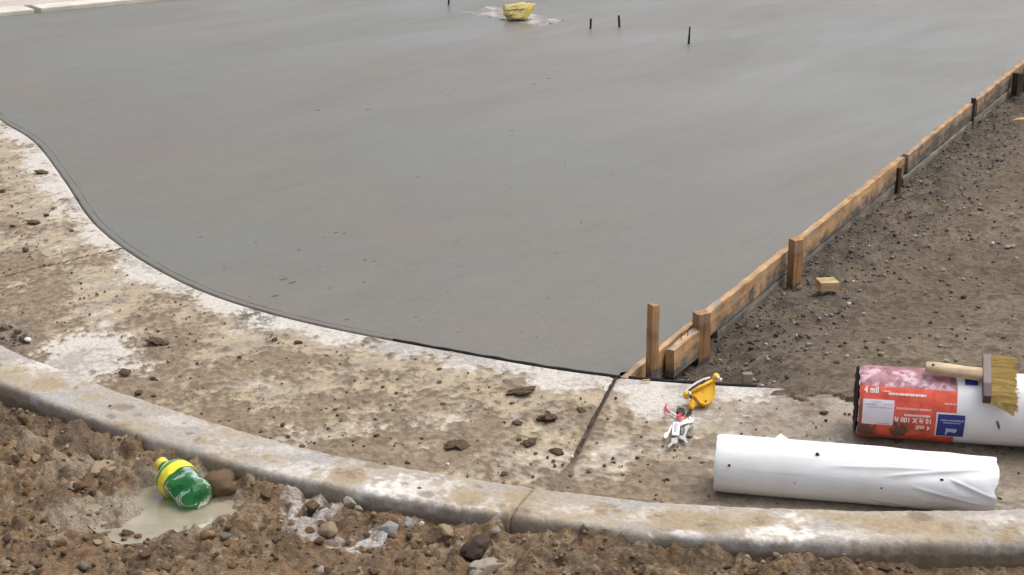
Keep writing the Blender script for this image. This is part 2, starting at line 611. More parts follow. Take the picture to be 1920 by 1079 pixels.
def gutter_surface(X, Y, W):
    PX, PY = proj(X, Y, -0.02)
    n1 = fbm(X * 5, Y * 5, 3, 5)
    A1, A2 = X * .64 + Y * .77, -X * .77 + Y * .64          # smears drag across the pan
    n2 = .55 * fbm(A1 * 8, A2 * 21, 20, 4) + .55 * fbm(X * 19, Y * 19, 26, 4)
    n3 = fbm(X * 48, Y * 48, 31, 4, .65)
    wob = n2 * 0.9 + n3 * 0.4
    clean = blob_sum(PX, PY, CLEAN, wob)
    mudb = blob_sum(PX, PY, MUDB, wob)
    tanb = blob_sum(PX, PY, TANB, wob)
    right = sst(1180, 1450, PX)
    film = sst(-0.42, 0.40, n1 * 0.75 + n2 * 0.42 + n3 * 0.5 + (sst(0.02, 0.20, W) - 0.26) * 1.1 + tanb * 0.6 - clean * 1.15)
    mud = sst(0.02, 0.62, n1 * 0.75 + n2 * 0.38 + n3 * 0.5 + mudb * 0.8 - clean * 1.25 + (sst(0.08, 0.6, W) - 0.5) * 0.62 + 0.20 - 0.34 * right)
    spk, sid = pebbles(X, Y, 0.030, 50, 0.26, 0.35)
    spk *= sst(0.0, 0.35, mud + 0.25 * film) * (1 - 0.7 * sst(0.4, 1, clean))
    base = mixc(np.broadcast_to(np.array([.55, .51, .46]), X.shape + (3,)), (.37, .345, .315), sst(-.3, .5, n1 + n3 * .6))
    tan = mixc(np.broadcast_to(np.array([.40, .32, .215]), X.shape + (3,)), (.31, .26, .20), sst(-.3, .4, n2 + 0.9 * right))
    c = mixc(base, tan, film * 0.92)
    brown = mixc(np.broadcast_to(np.array([.245, .185, .124]), X.shape + (3,)), (.155, .112, .076), sst(-.1, .5, n3 + n2 * .6))
    brown = mixc(brown, (.22, .185, .142), right * 0.7)
    c = mixc(c, brown, mud * 0.9)
    dk = (spk > 0.001) * (0.25 + 0.6 * sid)
    c = mixc(c, (.16, .115, .078), dk * 0.7)
    grey = blob_sum(PX, PY, [(480, 610, 50, 26, 1.0), (25, 620, 50, 36, 1.0)], wob)
    c = mixc(c, (.12, .11, .10), grey * sst(-.2, .3, n3 + .1) * 0.75)
    z = 0.0022 * mud * (1 + 0.5 * n3) + 0.0007 * film + spk * 0.55 + 0.0008 * n2
    fade = np.minimum(sst(0, 0.02, W), 1)
    return c, z * fade


gut_root = tag(empty("gutter", (0, 0, 0)), kind="structure")
for (a, b) in ((0.02, s1 - 0.003), (s1 + 0.003, s2 - 0.0045), (s2 + 0.0045, sL[-1] - 0.25)):
    n = int((b - a) / 0.0055)
    s = np.linspace(a, b, n)
    S, W = np.meshgrid(s, wv, indexing='ij')
    X, Y = gutter_xy(S, W)
    c, dz = gutter_surface(X, Y, W)
    e = np.minimum(S - a, b - S)
    Z = gutter_z(W) + dz - 0.004 * (1 - sst(0, 0.012, e)) - 0.004 * (1 - sst(0, 0.010, W * 0.75))
    P = np.stack([X, Y, Z], -1)
    # side walls at the lip and both ends
    lipw = P[:, :1].copy()
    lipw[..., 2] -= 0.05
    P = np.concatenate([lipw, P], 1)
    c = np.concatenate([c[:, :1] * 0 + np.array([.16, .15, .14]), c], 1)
    e0, e1 = P[:1].copy(), P[-1:].copy()
    e0[..., 2] -= 0.05
    e1[..., 2] -= 0.05
    P = np.concatenate([e0, P, e1], 0)
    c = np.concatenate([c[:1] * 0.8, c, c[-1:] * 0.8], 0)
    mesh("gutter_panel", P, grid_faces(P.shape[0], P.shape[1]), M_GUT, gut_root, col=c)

# dirt packed in the two panel joints
for k, (sj, hw) in enumerate(((s1, 0.004), (s2, 0.006))):
    w = np.linspace(0.0, 0.97, 160)
    q = np.linspace(-1, 1, 7)
    Wj, Q = np.meshgrid(w, q, indexing='ij')
    X, Y = gutter_xy(sj + Q * (hw + .022 * sst(.60, .8, Wj)), Wj)
    z = gutter_z(Wj) - 0.006 + 0.006 * (1 - Q ** 2) * (0.7 + fbm(X * 70, Y * 70, 88, 3)) + 0.0065 * sst(.58, .78, Wj)
    cc = mixc(np.broadcast_to(np.array([.075, .06, .047]), X.shape + (3,)), (.24, .19, .135), .6 * sst(-.1, .5, fbm(X * 40, Y * 40, 77)) * sst(.2, .6, Wj) + 1.2 * sst(.5, .75, Wj))
    tag(mesh("joint_dirt", np.stack([X, Y, z], -1), grid_faces(160, 7), M_SOIL, gut_root, col=cc), kind="stuff")

# ------------------------------------------------------------------ curb, two sections with a tooled joint
PROF = np.array([(-.022, -.075), (-.006, .022), (-.001, .034), (.006, .039), (.014, .0405), (.124, .042), (.134, .0412), (.141, .0385), (.146, .032), (.1488, .020), (.151, -.005), (.154, -.09)])
pl = np.r_[0, np.cumsum(np.hypot(*np.diff(PROF, axis=0).T))]
pu = np.linspace(0, pl[-1], 74)
PO, PZ = np.interp(pu, pl, PROF[:, 0]), np.interp(pu, pl, PROF[:, 1])
C_WHITE = [(780, 915, 80, 24, 1.1), (900, 950, 70, 16, .9), (1080, 960, 60, 12, .7), (1230, 970, 60, 14, .8), (1270, 1003, 50, 10, .9), (1450, 1005, 70, 18, 1.1), (1490, 985, 25, 25, .8), (560, 885, 70, 16, .4), (70, 690, 70, 16, .5),
           (330, 790, 60, 12, .3), (500, 845, 70, 10, .3), (1600, 1000, 70, 12, .5), (1860, 975, 50, 14, .5), (700, 925, 60, 12, .4)]
C_TAN = [(655, 893, 34, 16, 1.0), (880, 935, 34, 16, 1.0), (90, 722, 36, 14, 1.0), (170, 745, 30, 10, .6), (965, 960, 26, 40, .6), (1130, 955, 14, 16, .9), (1270, 975, 70, 20, .9), (1340, 985, 60, 18, .8), (1420, 975, 36, 14, .9), (1700, 985, 90, 18, .8),
         (1800, 1000, 60, 20, .7), (1890, 1000, 30, 22, .9), (1600, 970, 60, 8, .7), (480, 855, 60, 12, .4), (20, 700, 40, 20, .7), (250, 800, 60, 14, .4), (1000, 925, 60, 16, .6)]
C_BRN = [(660, 888, 26, 10, .8), (1125, 958, 14, 14, .8), (1330, 985, 24, 14, .7), (1420, 978, 16, 9, .8), (880, 945, 20, 8, .5), (1780, 990, 24, 14, .7), (1720, 968, 30, 8, .6), (1900, 1000, 20, 18, .7), (260, 738, 14, 8, .8), (965, 985, 12, 20, .6)]
curb_root = tag(empty("curb", (0, 0, 0)), kind="structure")
ic = near(CURB, at(1001, 911, HC)[:2])
for (a, b) in ((0, ic - 0.2), (ic + 0.2, len(CURB) - 2)):
    n = int((b - a) * 0.005 / 0.006)
    idx = np.linspace(a, b, n)
    ci = np.arange(len(CURB))
    cx, cy, nx, ny = (np.interp(idx, ci, q) for q in (CURB[:, 0], CURB[:, 1], NC[:, 0], NC[:, 1]))
    X = cx[:, None] + nx[:, None] * PO
    Y = cy[:, None] + ny[:, None] * PO
    Z = np.broadcast_to(PZ, X.shape).copy()
    e = np.minimum(idx - a, b - idx)[:, None] * 0.005
    n1, n2, n3 = fbm(X * 6, Y * 6, 101, 5), fbm(X * 22, Y * 22, 111, 4), fbm(X * 60, Y * 60 + Z * 60, 121, 3)
    wear = (PZ > 0.0) * 1.0
    PIT = pebbles(X, Y, 0.016, 150, .30, .28)[0] * sst(-.2, .3, n2) + pebbles(X, Y, 0.045, 160, .14, .16)[0]
    Z = Z + (0.0022 * n1 + 0.0012 * n3) * wear - 0.0012 * (1 - sst(0, 0.006, e)) * wear - PIT * .9 * wear
    X = X + nx[:, None] * 0.0025 * n2 * (PO > 0.13)
    Y = Y + ny[:, None] * 0.0025 * n2 * (PO > 0.13)
    PX, PY = proj(X, Y, Z)
    wob = n2 * 0.9 + n3 * .9
    c = mixc(np.broadcast_to(np.array([.36, .34, .315]), X.shape + (3,)), (.47, .44, .405), sst(-.2, .3, n1 + .5 * n2 + .5 * n3))
    c = mixc(c, (.70, .66, .615), np.clip(blob_sum(PX, PY, C_WHITE, wob) * 1.2, 0, 1))
    c = mixc(c, (.36, .30, .225), .45 * sst(-.35, .3, fbm(X * 3.3, Y * 3.3, 141, 5) + .3 * n3))
    c = mixc(c, (.35, .275, .18), blob_sum(PX, PY, C_TAN, wob) * .95 + .65 * sst(0.0, .4, n1 * .6 + n2 * .6 + n3 * .4))
    c = mixc(c, (.21, .155, .10), blob_sum(PX, PY, C_BRN, wob) * .75 * sst(-.3, .3, n3 + .15))
    back = sst(0.137, 0.148, PO) * np.ones_like(X)
    c = mixc(c, (.21, .175, .15), back * sst(-.7, .1, n2 + n1 * .6) * 0.8)         # uneven darker brown over the formed back face
    c = mixc(c, (.16, .118, .083), sst(0.020, 0.010, Z + 0.008 * n2) * .9)
    c = mixc(c, (.29, .235, .17), (1 - sst(0.0, 0.012, e + 0.012 * n3)) * 0.5 * (PO > -.01))
    c = mixc(c, (.20, .16, .12), sst(0.0004, .002, PIT) * .65)
    e0, e1 = np.stack([X, Y, Z], -1)[:1].copy(), np.stack([X, Y, Z], -1)[-1:].copy()
    P = np.stack([X, Y, Z], -1)
    e0[..., 2] -= 0.06
    e1[..., 2] -= 0.06
    P = np.concatenate([e0, P, e1], 0)
    c = np.concatenate([c[:1] * .6, c, c[-1:] * .6], 0)
    mesh("curb_section", P, grid_faces(P.shape[0], P.shape[1]), M_CURB, curb_root, col=c)

# ------------------------------------------------------------------ foreground soil
PUD = [(325, 940, 96, 52), (285, 985, 62, 26), (400, 966, 52, 15), (180, 955, 75, 20)]


def puddle_mask(X, Y, wob=0):
    PX, PY = proj(X, Y, -0.01)
    m = np.zeros_like(X)
    for bx, by, rx, ry in PUD[:3]:
        d = np.sqrt(((PX - bx) / rx) ** 2 + ((PY - by) / ry) ** 2) + wob
        m = np.maximum(m, 1 - sst(0.6, 1.25, d))
    return m


def fg_height(X, Y, full=False):
    d = back_y(X) - Y
    n1 = fbm(X * 2.2, Y * 2.2, 201, 4)
    n2 = fbm(X * 11, Y * 11, 211, 4)
    n3 = fbm(X * 40, Y * 40, 221, 3)
    h1, i1 = pebbles(X, Y, 0.070, 230, 0.75, 0.62)
    h2, i2 = pebbles(X, Y, 0.034, 240, 0.85, 0.75)
    h3, i3 = pebbles(X, Y, 0.018, 250, 0.9, 0.85)
    pud = puddle_mask(X, Y, n2 * 0.25)
    lump = np.maximum(np.maximum(h1 * sst(-.25, .25, n1 + n2 * .6), h2 * 0.9 * sst(-.35, .2, n2 + n1 * .4)), h3)
    lump = np.maximum(lump, 0) * (1 - 0.96 * pud) * (1 - 0.6 * sst(.25, .6, pnoise(X * 3.2, Y * 3.2, 260)))
    bil = np.abs(fbm(X * 13, Y * 15, 271, 4, .55))
    z = -0.010 + 0.021 * np.minimum(bil, .8) * sst(-.5, .2, n1) + 0.012 * n1 + 0.011 * n2 + 0.005 * n3
    z = z * (1 - 0.7 * pud) - 0.022 * pud + lump * 1.1
    z = z + 0.014 * sst(0.10, 0.0, d) + 0.004 - 0.006 * sst(0.03, 0.0, d)
    z = np.where(d < -0.01, -0.05, z)
    if not full:
        return z
    ID = np.where(h1 * sst(-.25, .25, n1 + n2 * .6) >= np.maximum(h2 * .9, h3), i1, np.where(h2 >= h3, i2, i3)) * (lump > 0.0015)
    return z, lump, ID, n1, n2, n3, pud, d


xs, ys = np.arange(-1.55, 1.40, 0.0042), np.arange(2.62, 4.3, 0.0046)
X, Y = np.meshgrid(xs, ys, indexing='ij')
z, lump, ID, n1, n2, n3, pud, d = fg_height(X, Y, True)
PX, PY = proj(X, Y, 0)
c = mixc(np.broadcast_to(np.array([.205, .142, .087]), X.shape + (3,)), (.285, .208, .134), sst(-.3, .5, n1 + n2 * .5))
c = mixc(c, (.125, .08, .052), sst(0.05, .5, n2 + n3 * .7) * .85)
PAL = np.array([(.22, .15, .092), (.165, .112, .072), (.29, .215, .142), (.235, .145, .082), (.19, .14, .10), (.31, .245, .17), (.25, .165, .095), (.135, .095, .066)])
pc = PAL[np.clip((ID * 8).astype(int), 0, 7)]
c = c * (1 - (ID > 0)[..., None] * .8) + pc * (ID > 0)[..., None] * .8
left_dark = blob_sum(PX, PY, [(40, 800, 90, 50, .8), (150, 830, 60, 30, .5), (1000, 1040, 90, 25, .3), (1250, 1062, 260, 26, .7), (1700, 1075, 250, 15, .7)], n2)
c = mixc(c, (.10, .07, .05), left_dark * .65)
lime = blob_sum(PX, PY, [(590, 965, 60, 28, .9), (570, 995, 45, 18, .7), (715, 1000, 46, 20, 1.0), (640, 1010, 50, 15, .6), (545, 950, 25, 25, .6), (690, 1015, 40, 12, .7), (600, 1060, 18, 14, .7), (765, 985, 20, 12, .8)], n2 * .9 + n3 * .6)
c = mixc(c, (.56, .53, .50), lime * sst(-.25, .25, n3 + n2 * .4 + .1) * .9)
silt = blob_sum(PX, PY, [(180, 960, 110, 30, .8), (330, 950, 130, 60, 1.0), (190, 870, 40, 24, .4)], n2 * .6)
c = mixc(c, (.36, .31, .235), silt * .8)
c = mixc(c, (.31, .27, .195), pud * .9)
keep = d > -0.03
V, F, cc = compact(np.stack([X, Y, z], -1).reshape(-1, 3), grid_faces(*X.shape, keep=keep), c.reshape(-1, 3))
tag(mesh("soil", V, F, M_SOIL, col=cc), kind="structure")

# apron of plain soil around it, out of frame
tag(mesh("soil", [(-6, -1, -0.03), (6, -1, -0.03), (6, 2.66, -0.03), (-6, 2.66, -0.03)], [(0, 1, 2, 3)], plain("trodden_soil", (.21, .145, .095), .95, .3, 30, bump=.6)), kind="structure")

# murky puddle
wt = NT("murky_water")
wv_ = wt.coord("Object")
wt.set(Base_Color=wt.ramp(wt.noise(wv_, 16, 3), [(0.3, (.25, .215, .145)), (0.7, (.36, .325, .245))]), Roughness=0.12, Specular_IOR_Level=0.5)
pts = []
for k in range(48):
    a = 2 * math.pi * k / 48
    q = at(318 + 165 * math.cos(a), 950 + 76 * math.sin(a))
    pts.append((q[0], min(q[1], back_y(q[0]) + 0.02), -0.0090))
tag(mesh("puddle", pts, [tuple(range(48))], wt.m), kind="structure")

# ------------------------------------------------------------------ lot soil beyond the formwork


def rs_height(X, Y, full=False):
    dl = Y - lip_y(X)
    n1 = fbm(X * 1.5, Y * 1.5, 301, 4)
    n2 = fbm(X * 9, Y * 9, 311, 4)
    n3 = fbm(X * 34, Y * 34, 321, 3)
    h1, i1 = pebbles(X, Y, 0.055, 330, 0.5, 0.42)
    h2, i2 = pebbles(X, Y, 0.030, 340, 0.85, 0.55)
    f = (X - FP0[0]) * FN[0] + (Y - FP0[1]) * FN[1]              # distance out from the form line
    nearf = 1 - sst(0.05, 0.42, f)
    far = sst(0.50, 0.72, X)
    z0 = (1 - far) * (-0.022 - 0.068 * sst(0.0, 0.16, dl)) + far * (0.004 - 0.085 * sst(-0.02, 0.85, dl))
    z0 = z0 - 0.012 * sst(0.6, 2.2, dl) - 0.008 * nearf * sst(0.1, 0.4, dl)
    lump = np.maximum(h1 * sst(-.1, .3, n1 + n2 * .5), h2 * .8 * sst(-.2, .3, n2 + .2)) * (0.40 + 0.6 * nearf)
    z = z0 + 0.012 * n1 * sst(.1, .5, dl) + 0.005 * n2 + 0.0028 * n3 + lump
    z = z + nearf * 0.012 * n2
    edge = -0.02 - 0.05 * far * (1 + 1.6 * n2)
    z = np.where(dl < edge, z - 0.05 - (edge - dl) * 0.6, z)
    z = np.where((dl < 0) & (X < 0.55), -0.06, z)
    if not full:
        return z
    ID = np.where(h1 >= h2, i1, i2) * (lump > 0.003)
    return z, lump, ID, n1, n2, n3, nearf


xs, ys = np.arange(0.15, 3.9, 0.0085), np.arange(3.70, 9.6, 0.0125)
X, Y = np.meshgrid(xs, ys, indexing='ij')
z, lump, ID, n1, n2, n3, nearf = rs_height(X, Y, True)
c = mixc(np.broadcast_to(np.array([.145, .116, .084]), X.shape + (3,)), (.188, .149, .106), sst(-.25, .35, n1 + n2 * .6))
c = mixc(c, (.092, .07, .05), sst(.08, .5, n2 * .8 + n3 * .6) * .75)
PAL2 = np.array([(.13, .103, .08), (.16, .13, .10), (.22, .18, .14), (.14, .11, .084), (.19, .155, .12), (.115, .09, .07), (.25, .215, .18), (.15, .115, .086)])
pc = PAL2[np.clip((ID * 8).astype(int), 0, 7)]
c = c * (1 - (ID > 0)[..., None] * .7) + pc * (ID > 0)[..., None] * .7
c = mixc(c, (.088, .076, .064), nearf * sst(-.6, .2, n2 + n1) * .85)             # cement slop trodden in along the form
ff = (X - FP0[0]) * FN[0] + (Y - FP0[1]) * FN[1]
keep = (ff > -0.12) & (Y - lip_y(X) > -0.25)
V, F, cc = compact(np.stack([X, Y, z], -1).reshape(-1, 3), grid_faces(*X.shape, keep=keep), c.reshape(-1, 3))
tag(mesh("soil", V, F, M_DIRT, col=cc), kind="structure")
tag(mesh("soil", [(3.8, 3.4, -.14), (14, 3.4, -.14), (14, 24, -.14), (3.8, 24, -.14), (5.9, 9.4, -.14)], [(0, 1, 2, 3)], plain("trodden_lot_soil", (.17, .14, .11), .95, .25, 20, bump=.6)), kind="structure")

# ------------------------------------------------------------------ concrete slab
GAP = 0.0048
i_end = near(LIP, (FP0 + FU * -0.115))
# lip profile: offset inward from the gutter lip, height
SPROF = [(GAP, -0.13), (GAP, -0.006), (GAP + .0015, -0.002), (GAP + .004, -0.0004), (GAP + .017, 0.0), (GAP + .0185, -0.0015), (GAP + .0210, -0.0015), (GAP + .023, 0.0)]
ii = np.arange(0, i_end + 1, 4)
rows = []
for o, zz in SPROF:
    jit = 0.002 * pnoise(sL[ii] * 14, sL[ii] * 0 + o * 90, 401) + 0.001 * pnoise(sL[ii] * 60, sL[ii] * 0, 402)
    q = LIP[ii] - NL[ii] * (o + jit)[:, None]
    fade = 1 - sst(0, .5, (sL[ii] - sL[near(LIP, at(560, 602)[:2])])) if o > GAP + .018 else np.ones(len(ii))
    rows.append(np.c_[q, zz * fade * (1 + .5 * pnoise(sL[ii] * 9, sL[ii] * 0, 404)) if o > GAP + .018 else np.full(len(ii), zz)])
Pr = np.stack(rows, 1)
V = [tuple(v) for v in Pr.reshape(-1, 3)]
m = len(SPROF)
F = [(i * m + k, i * m + k + 1, (i + 1) * m + k + 1, (i + 1) * m + k) for i in range(len(ii) - 1) for k in range(m - 1)]
top = [i * m + m - 1 for i in range(len(ii))]
outer = [form(-0.06, 0.0), form(1.5, 0.0), form(3.0, 0.0), form(4.6, 0.0), form(9.0, 0.0)]
far_edge = [(5.2, 14.92), (-2.0, 9.70), (-2.69, 9.20), (-3.6, 8.54)]
bi = len(V)
ring = list(top)
for q in [tuple(o) for o in outer] + [(x, y, 0.0) for x, y in far_edge]:
    V.append(q)
    ring.append(len(V) - 1)
F.append(tuple(ring))
nb = len(outer) + len(far_edge)
for k in range(nb):
    x, y, zz = V[bi + k]
    V.append((x, y, -0.13))
for k in range(nb - 1):
    F.append((bi + k, bi + k + 1, bi + nb + k + 1, bi + nb + k))
slab = mesh("concrete_slab", V, F, M_SLAB, smooth=False)
bm = bmesh.new()
bm.from_mesh(slab.data)
bmesh.ops.recalc_face_normals(bm, faces=bm.faces)
big = max(bm.faces, key=lambda f: f.calc_area())
if big.normal.z < 0:
    bmesh.ops.reverse_faces(bm, faces=bm.faces)
bm.to_mesh(slab.data)
bm.free()
tag(slab, kind="structure")

# black expansion strip set in the joint
i0, i1 = near(LIP, at(738, 637)[:2]), near(LIP, at(1432, 726)[:2])
ii = np.arange(i0, i1, 3)
w = 0.0027 + 0.0012 * pnoise(sL[ii] * 30, sL[ii] * 0, 410)
hz = 0.0008 + 0.002 * pnoise(sL[ii] * 22, sL[ii] * 0 + 3, 411)
cen = LIP[ii] - NL[ii] * 0.0035
P = np.stack([np.c_[cen + NL[ii] * w[:, None], np.full(len(ii), -0.06)], np.c_[cen + NL[ii] * w[:, None], hz],
              np.c_[cen - NL[ii] * w[:, None], hz + .0008], np.c_[cen - NL[ii] * w[:, None], np.full(len(ii), -0.06)]], 1)
tag(mesh("expansion_strip", P, grid_faces(len(ii), 4), M_STRIP, smooth=False),
    "thin black felt strip standing in the joint between wet slab and gutter", "joint strip")

# ------------------------------------------------------------------ far kerb and pavement across the slab
FD = np.array([0.69, 0.50])
FD = FD / np.linalg.norm(FD)
FPN = np.array([-FD[1], FD[0]])
FB = np.array([-2.69, 9.20])
M_FARK = plain("pale_kerb", (.60, .56, .48), .85, .18, 9, bump=.3)
M_FARP = plain("pale_pavement", (.46, .415, .38), .85, .14, 5, bump=.3)


def far_strip(name, t0, t1, o0, o1, z0, z1, mat, bev=0.006, parent=None):
    cxy = FB + FD * (t0 + t1) / 2 + FPN * (o0 + o1) / 2
    bm = bmesh.new()
    box_bm(bm, t1 - t0, o1 - o0, z1 - z0, bev=bev)
    o = bm_obj(name, bm, mat, parent)
    o.location = (cxy[0], cxy[1], (z0 + z1) / 2)
    o.rotation_euler = (0, 0, math.atan2(FD[1], FD[0]))
    return o


fk = tag(empty("kerb"), kind="structure")
far_strip("kerb_section", -1.6, 0.20, 0.004, 0.17, -.15, 0.022, M_FARK, parent=fk)
far_strip("kerb_section", 0.235, 3.6, 0.004, 0.15, -.15, 0.024, M_FARK, parent=fk)
tag(far_strip("pavement", -2.5, 6.0, 0.235, 7.0, -.2, 0.012, M_FARP), kind="structure")
tag(far_strip("dirt_strip", -2.5, 6.0, 0.10, 0.30, -.2, -0.004, plain("dry_dirt", (.16, .115, .075), .95, .3, 14, bump=.6), 0), kind="structure")

# ------------------------------------------------------------------ formwork


def board(name, t0, t1, o, th, z0, z1, mat, parent=None, tilt=0.0, seed=0, dz1=0.0):
    """plank running along the form line; local x along its length"""
    L = t1 - t0
    n = max(6, int(L / 0.012))
    prof = [(0, 0), (th, 0), (th, .5), (th, 1), (th * .5, 1), (0, 1), (0, .5)]
    V = []
    for i in range(n + 1):
        x = L * i / n
        f = i / n
        for k, (a, b) in enumerate(prof):
            jz = 0.0036 * mnoise.noise(Vector((x * 16, k * 1.1, seed))) - 0.006 * max(0, mnoise.noise(Vector((x * 31, k * .8, seed + 2))) - .25) if b == 1 else 0.003 * mnoise.noise(Vector((x * 9, k, seed + 9)))
            jy = 0.0014 * mnoise.noise(Vector((x * 12, k * 2.7 + 4, seed + 3)))
            V.append((x + (0.004 * mnoise.noise(Vector((k * 1.7, seed, i))) if i in (0, n) else 0), -(a + jy), z0 + (z1 - z0) * b + jz + dz1 * f))
    m = len(prof)
    F = [(i * m + k, i * m + (k + 1) % m, (i + 1) * m + (k + 1) % m, (i + 1) * m + k) for i in range(n) for k in range(m)]
    F += [tuple(range(m)), tuple(n * m + k for k in range(m))[::-1]]
    ob = mesh(name, V, F, mat, parent, smooth=False)
    bm = bmesh.new()
    bm.from_mesh(ob.data)
    bmesh.ops.recalc_face_normals(bm, faces=bm.faces)
    bm.to_mesh(ob.data)
    bm.free()
    p = form(t0, o)
    ob.location = p
    ob.rotation_euler = (tilt, 0, math.atan2(FU[1], FU[0]))
    return ob


B1 = tag(board("form_board", -0.105, 0.345, 0.001, 0.016, -0.08, 0.003, M_WOOD, seed=1), "short weathered board at the near tip of the formwork beside thin stake", "form board", "boards edging the wet slab")
B2 = tag(board("form_board", 0.35, 2.36, 0.002, 0.021, -0.063, 0.005, M_WOOD, seed=2), "long clean orange form board passing behind the stake beside the wood block", "form board", "boards edging the wet slab")
B3 = tag(board("form_board", 2.40, 3.44, 0.004, 0.021, -0.060, 0.005, M_WOOD_FAR, seed=3), "mud splashed form board between the splintered joint and the thin steel stake", "form board", "boards edging the wet slab")
B4 = tag(board("form_board", 3.455, 6.2, 0.006, 0.021, -0.058, 0.007, M_WOOD_FAR, seed=4), "farthest form board running out at the top right past the dark stakes", "form board", "boards edging the wet slab")
tag(board("form_board", 0.50, 2.30, 0.004, 0.017, -0.125, -0.069, M_WOOD_LOW, seed=5), "grey muddy board sunk in the soil below the long orange form board", "form board", "boards edging the wet slab")
tag(board("form_board", 2.34, 4.3, 0.010, 0.018, -0.125, -0.068, M_WOOD_LOW, seed=6), "grey cement smeared lower board under the far mud splashed boards", "form board", "boards edging the wet slab")
# short doubling block nailed outside the near joint
blk = empty("wood_block", form(0.125, 0.0235, 0))
tag(blk, "short thick wood block doubled against the form board beside the near stakes", "wood block")
b_ = board("block_body", 0.0, 0.185, 0, 0.023, -0.072, 0.001, M_WOOD, seed=8)
b_.parent = blk
b_.location = (0, 0, 0)
for (t_, o_) in ((0.085, 0.006), (0.12, 0.010)):
    nl = tube("nail", [(FU[0] * t_ + FN[0] * o_, FU[1] * t_ + FN[1] * o_, -0.002), (FU[0] * t_ + FN[0] * o_ + .001, FU[1] * t_ + FN[1] * o_, 0.014), (FU[0] * t_ + FN[0] * o_ + .001, FU[1] * t_ + FN[1] * o_, 0.016)], [0.0011, 0.0011, 0.0028], M_STEEL, blk, 8)


def stake(px, py, zb, wx, wy, h, mat, label, rotz=0.0, lean=(0, 0), chamfer=0.003, group="stakes driven along the formwork", name="wooden_stake", cat="stake"):
    p = at(px, py, zb)
    bm = bmesh.new()
    n = 8
    vs = []
    for i in range(n + 1):
        z = -0.05 + (h + 0.05) * i / n
        for k, (a, b) in enumerate(((-1, -1), (0, -1.0), (1, -1), (1, 0), (1, 1), (0, 1), (-1, 1), (-1, 0))):
            j = 0.0012 * mnoise.noise(Vector((px, k * 2.3, z * 25)))
            dz = 0.004 * mnoise.noise(Vector((px, k * 1.9, 7))) if i == n else 0
            vs.append(bm.verts.new((a * (wx / 2 + j) + lean[0] * z, b * (wy / 2 + j) + lean[1] * z, z + dz)))
    for i in range(n):
        for k in range(8):
            bm.faces.new((vs[i * 8 + k], vs[i * 8 + (k + 1) % 8], vs[(i + 1) * 8 + (k + 1) % 8], vs[(i + 1) * 8 + k]))
    bm.faces.new([vs[n * 8 + k] for k in range(8)])
    es = [e for e in bm.edges if len(e.link_faces) == 2 and e.calc_face_angle(0) > 0.9]
    bmesh.ops.bevel(bm, geom=es, offset=chamfer * .5, segments=1, affect='EDGES')
    bmesh.ops.recalc_face_normals(bm, faces=bm.faces)
    o = bm_obj(name, bm, mat)
    o.location = p
    o.rotation_euler = (0, 0, rotz)
    return tag(o, label, cat, group)


stake(1222, 704, -0.018, .018, .026, .180, M_STAKE, "thin tall wooden stake standing at the near tip of the formwork", R(28))
stake(1314, 682, -0.098, .034, .034, .140, M_STAKE, "thick square orange stake beside the doubled wood block", R(24), (-.02, 0))
stake(1488, 541, -0.100, .031, .031, .150, M_STAKE, "square wooden stake midway on the form beside the loose wood offcut", R(27))
stake(1906, 183, -0.098, .036, .036, .108, M_STAKE_DK, "dark wet wooden stake against the farthest form board", R(27))
stake(1921, 172, -0.098, .016, .020, .115, M_STAKE_DK, "narrow dark stake at the photo's right edge beside the far dark stake", R(27))
stake(1821, 241, -0.098, .012, .014, .124, M_STEEL, "thin dark steel stake rising above the muddy form board", R(27), name="steel_stake")
stake(1683, 360, -0.098, .012, .014, .086, M_STAKE_DK, "low dark stake against the splintered joint of the form boards", R(27))
stake(1842, 217, -0.098, .012, .014, .040, M_STAKE_DK, "stubby dark peg just beyond the thin steel stake", R(27))

# loose wood on the lot soil


def wood_piece(name, px, py, zz, L, Wd, H, rotz, label, mat=M_PALEWOOD, rotx=0.0, pointed=False):
    bm = bmesh.new()
    if pointed:
        prof = [(-Wd / 2, -H / 2), (Wd / 2, -H / 2), (Wd / 2, H / 2), (-Wd / 2, H / 2)]
        st = [(0.0, 0.22), (0.035, 0.95), (0.04, 1.0), (L, 1.0)]
        vs = [[bm.verts.new((x, a * s, b * s)) for a, b in prof] for x, s in st]
        for i in range(len(st) - 1):
            for k in range(4):
                bm.faces.new((vs[i][k], vs[i][(k + 1) % 4], vs[i + 1][(k + 1) % 4], vs[i + 1][k]))
        bm.faces.new(vs[0][::-1])
        bm.faces.new(vs[-1])
        bmesh.ops.recalc_face_normals(bm, faces=bm.faces)
    else:
        box_bm(bm, L, Wd, H, bev=0.0015)
    o = bm_obj(name, bm, mat)
    o.location = at(px, py, zz)
    o.rotation_euler = (rotx, 0, rotz)
    return tag(o, label, "wood scrap", "wood scraps on the soil")


q = at(1551, 536, -0.118)
wood_piece("wood_offcut", 1551, 534, float(rs_height(q[:1], q[1:2])[0]) + .013, .055, .052, .026, R(8), "small pale wood offcut lying on grey soil beside the middle stake")
wood_piece("wood_stake", 1893, 229, -0.105, .34, .030, .026, R(4), "pale pointed stake lying on the soil at the photo's right edge", pointed=True)
q = at(1401, 716, -0.02)
wood_piece("wood_offcut", 1401, 713, 0.004, .024, .020, .034, R(2), "small square offcut half buried upright behind the yellow chalk reel", wood_mat("dusty_wood", (.33, .26, .19), (.22, .165, .12)))
wood_piece("wood_offcut", 1211, 714, 0.006, .020, .006, .004, R(10), "tiny brown wood splinter in front of the thin stake")

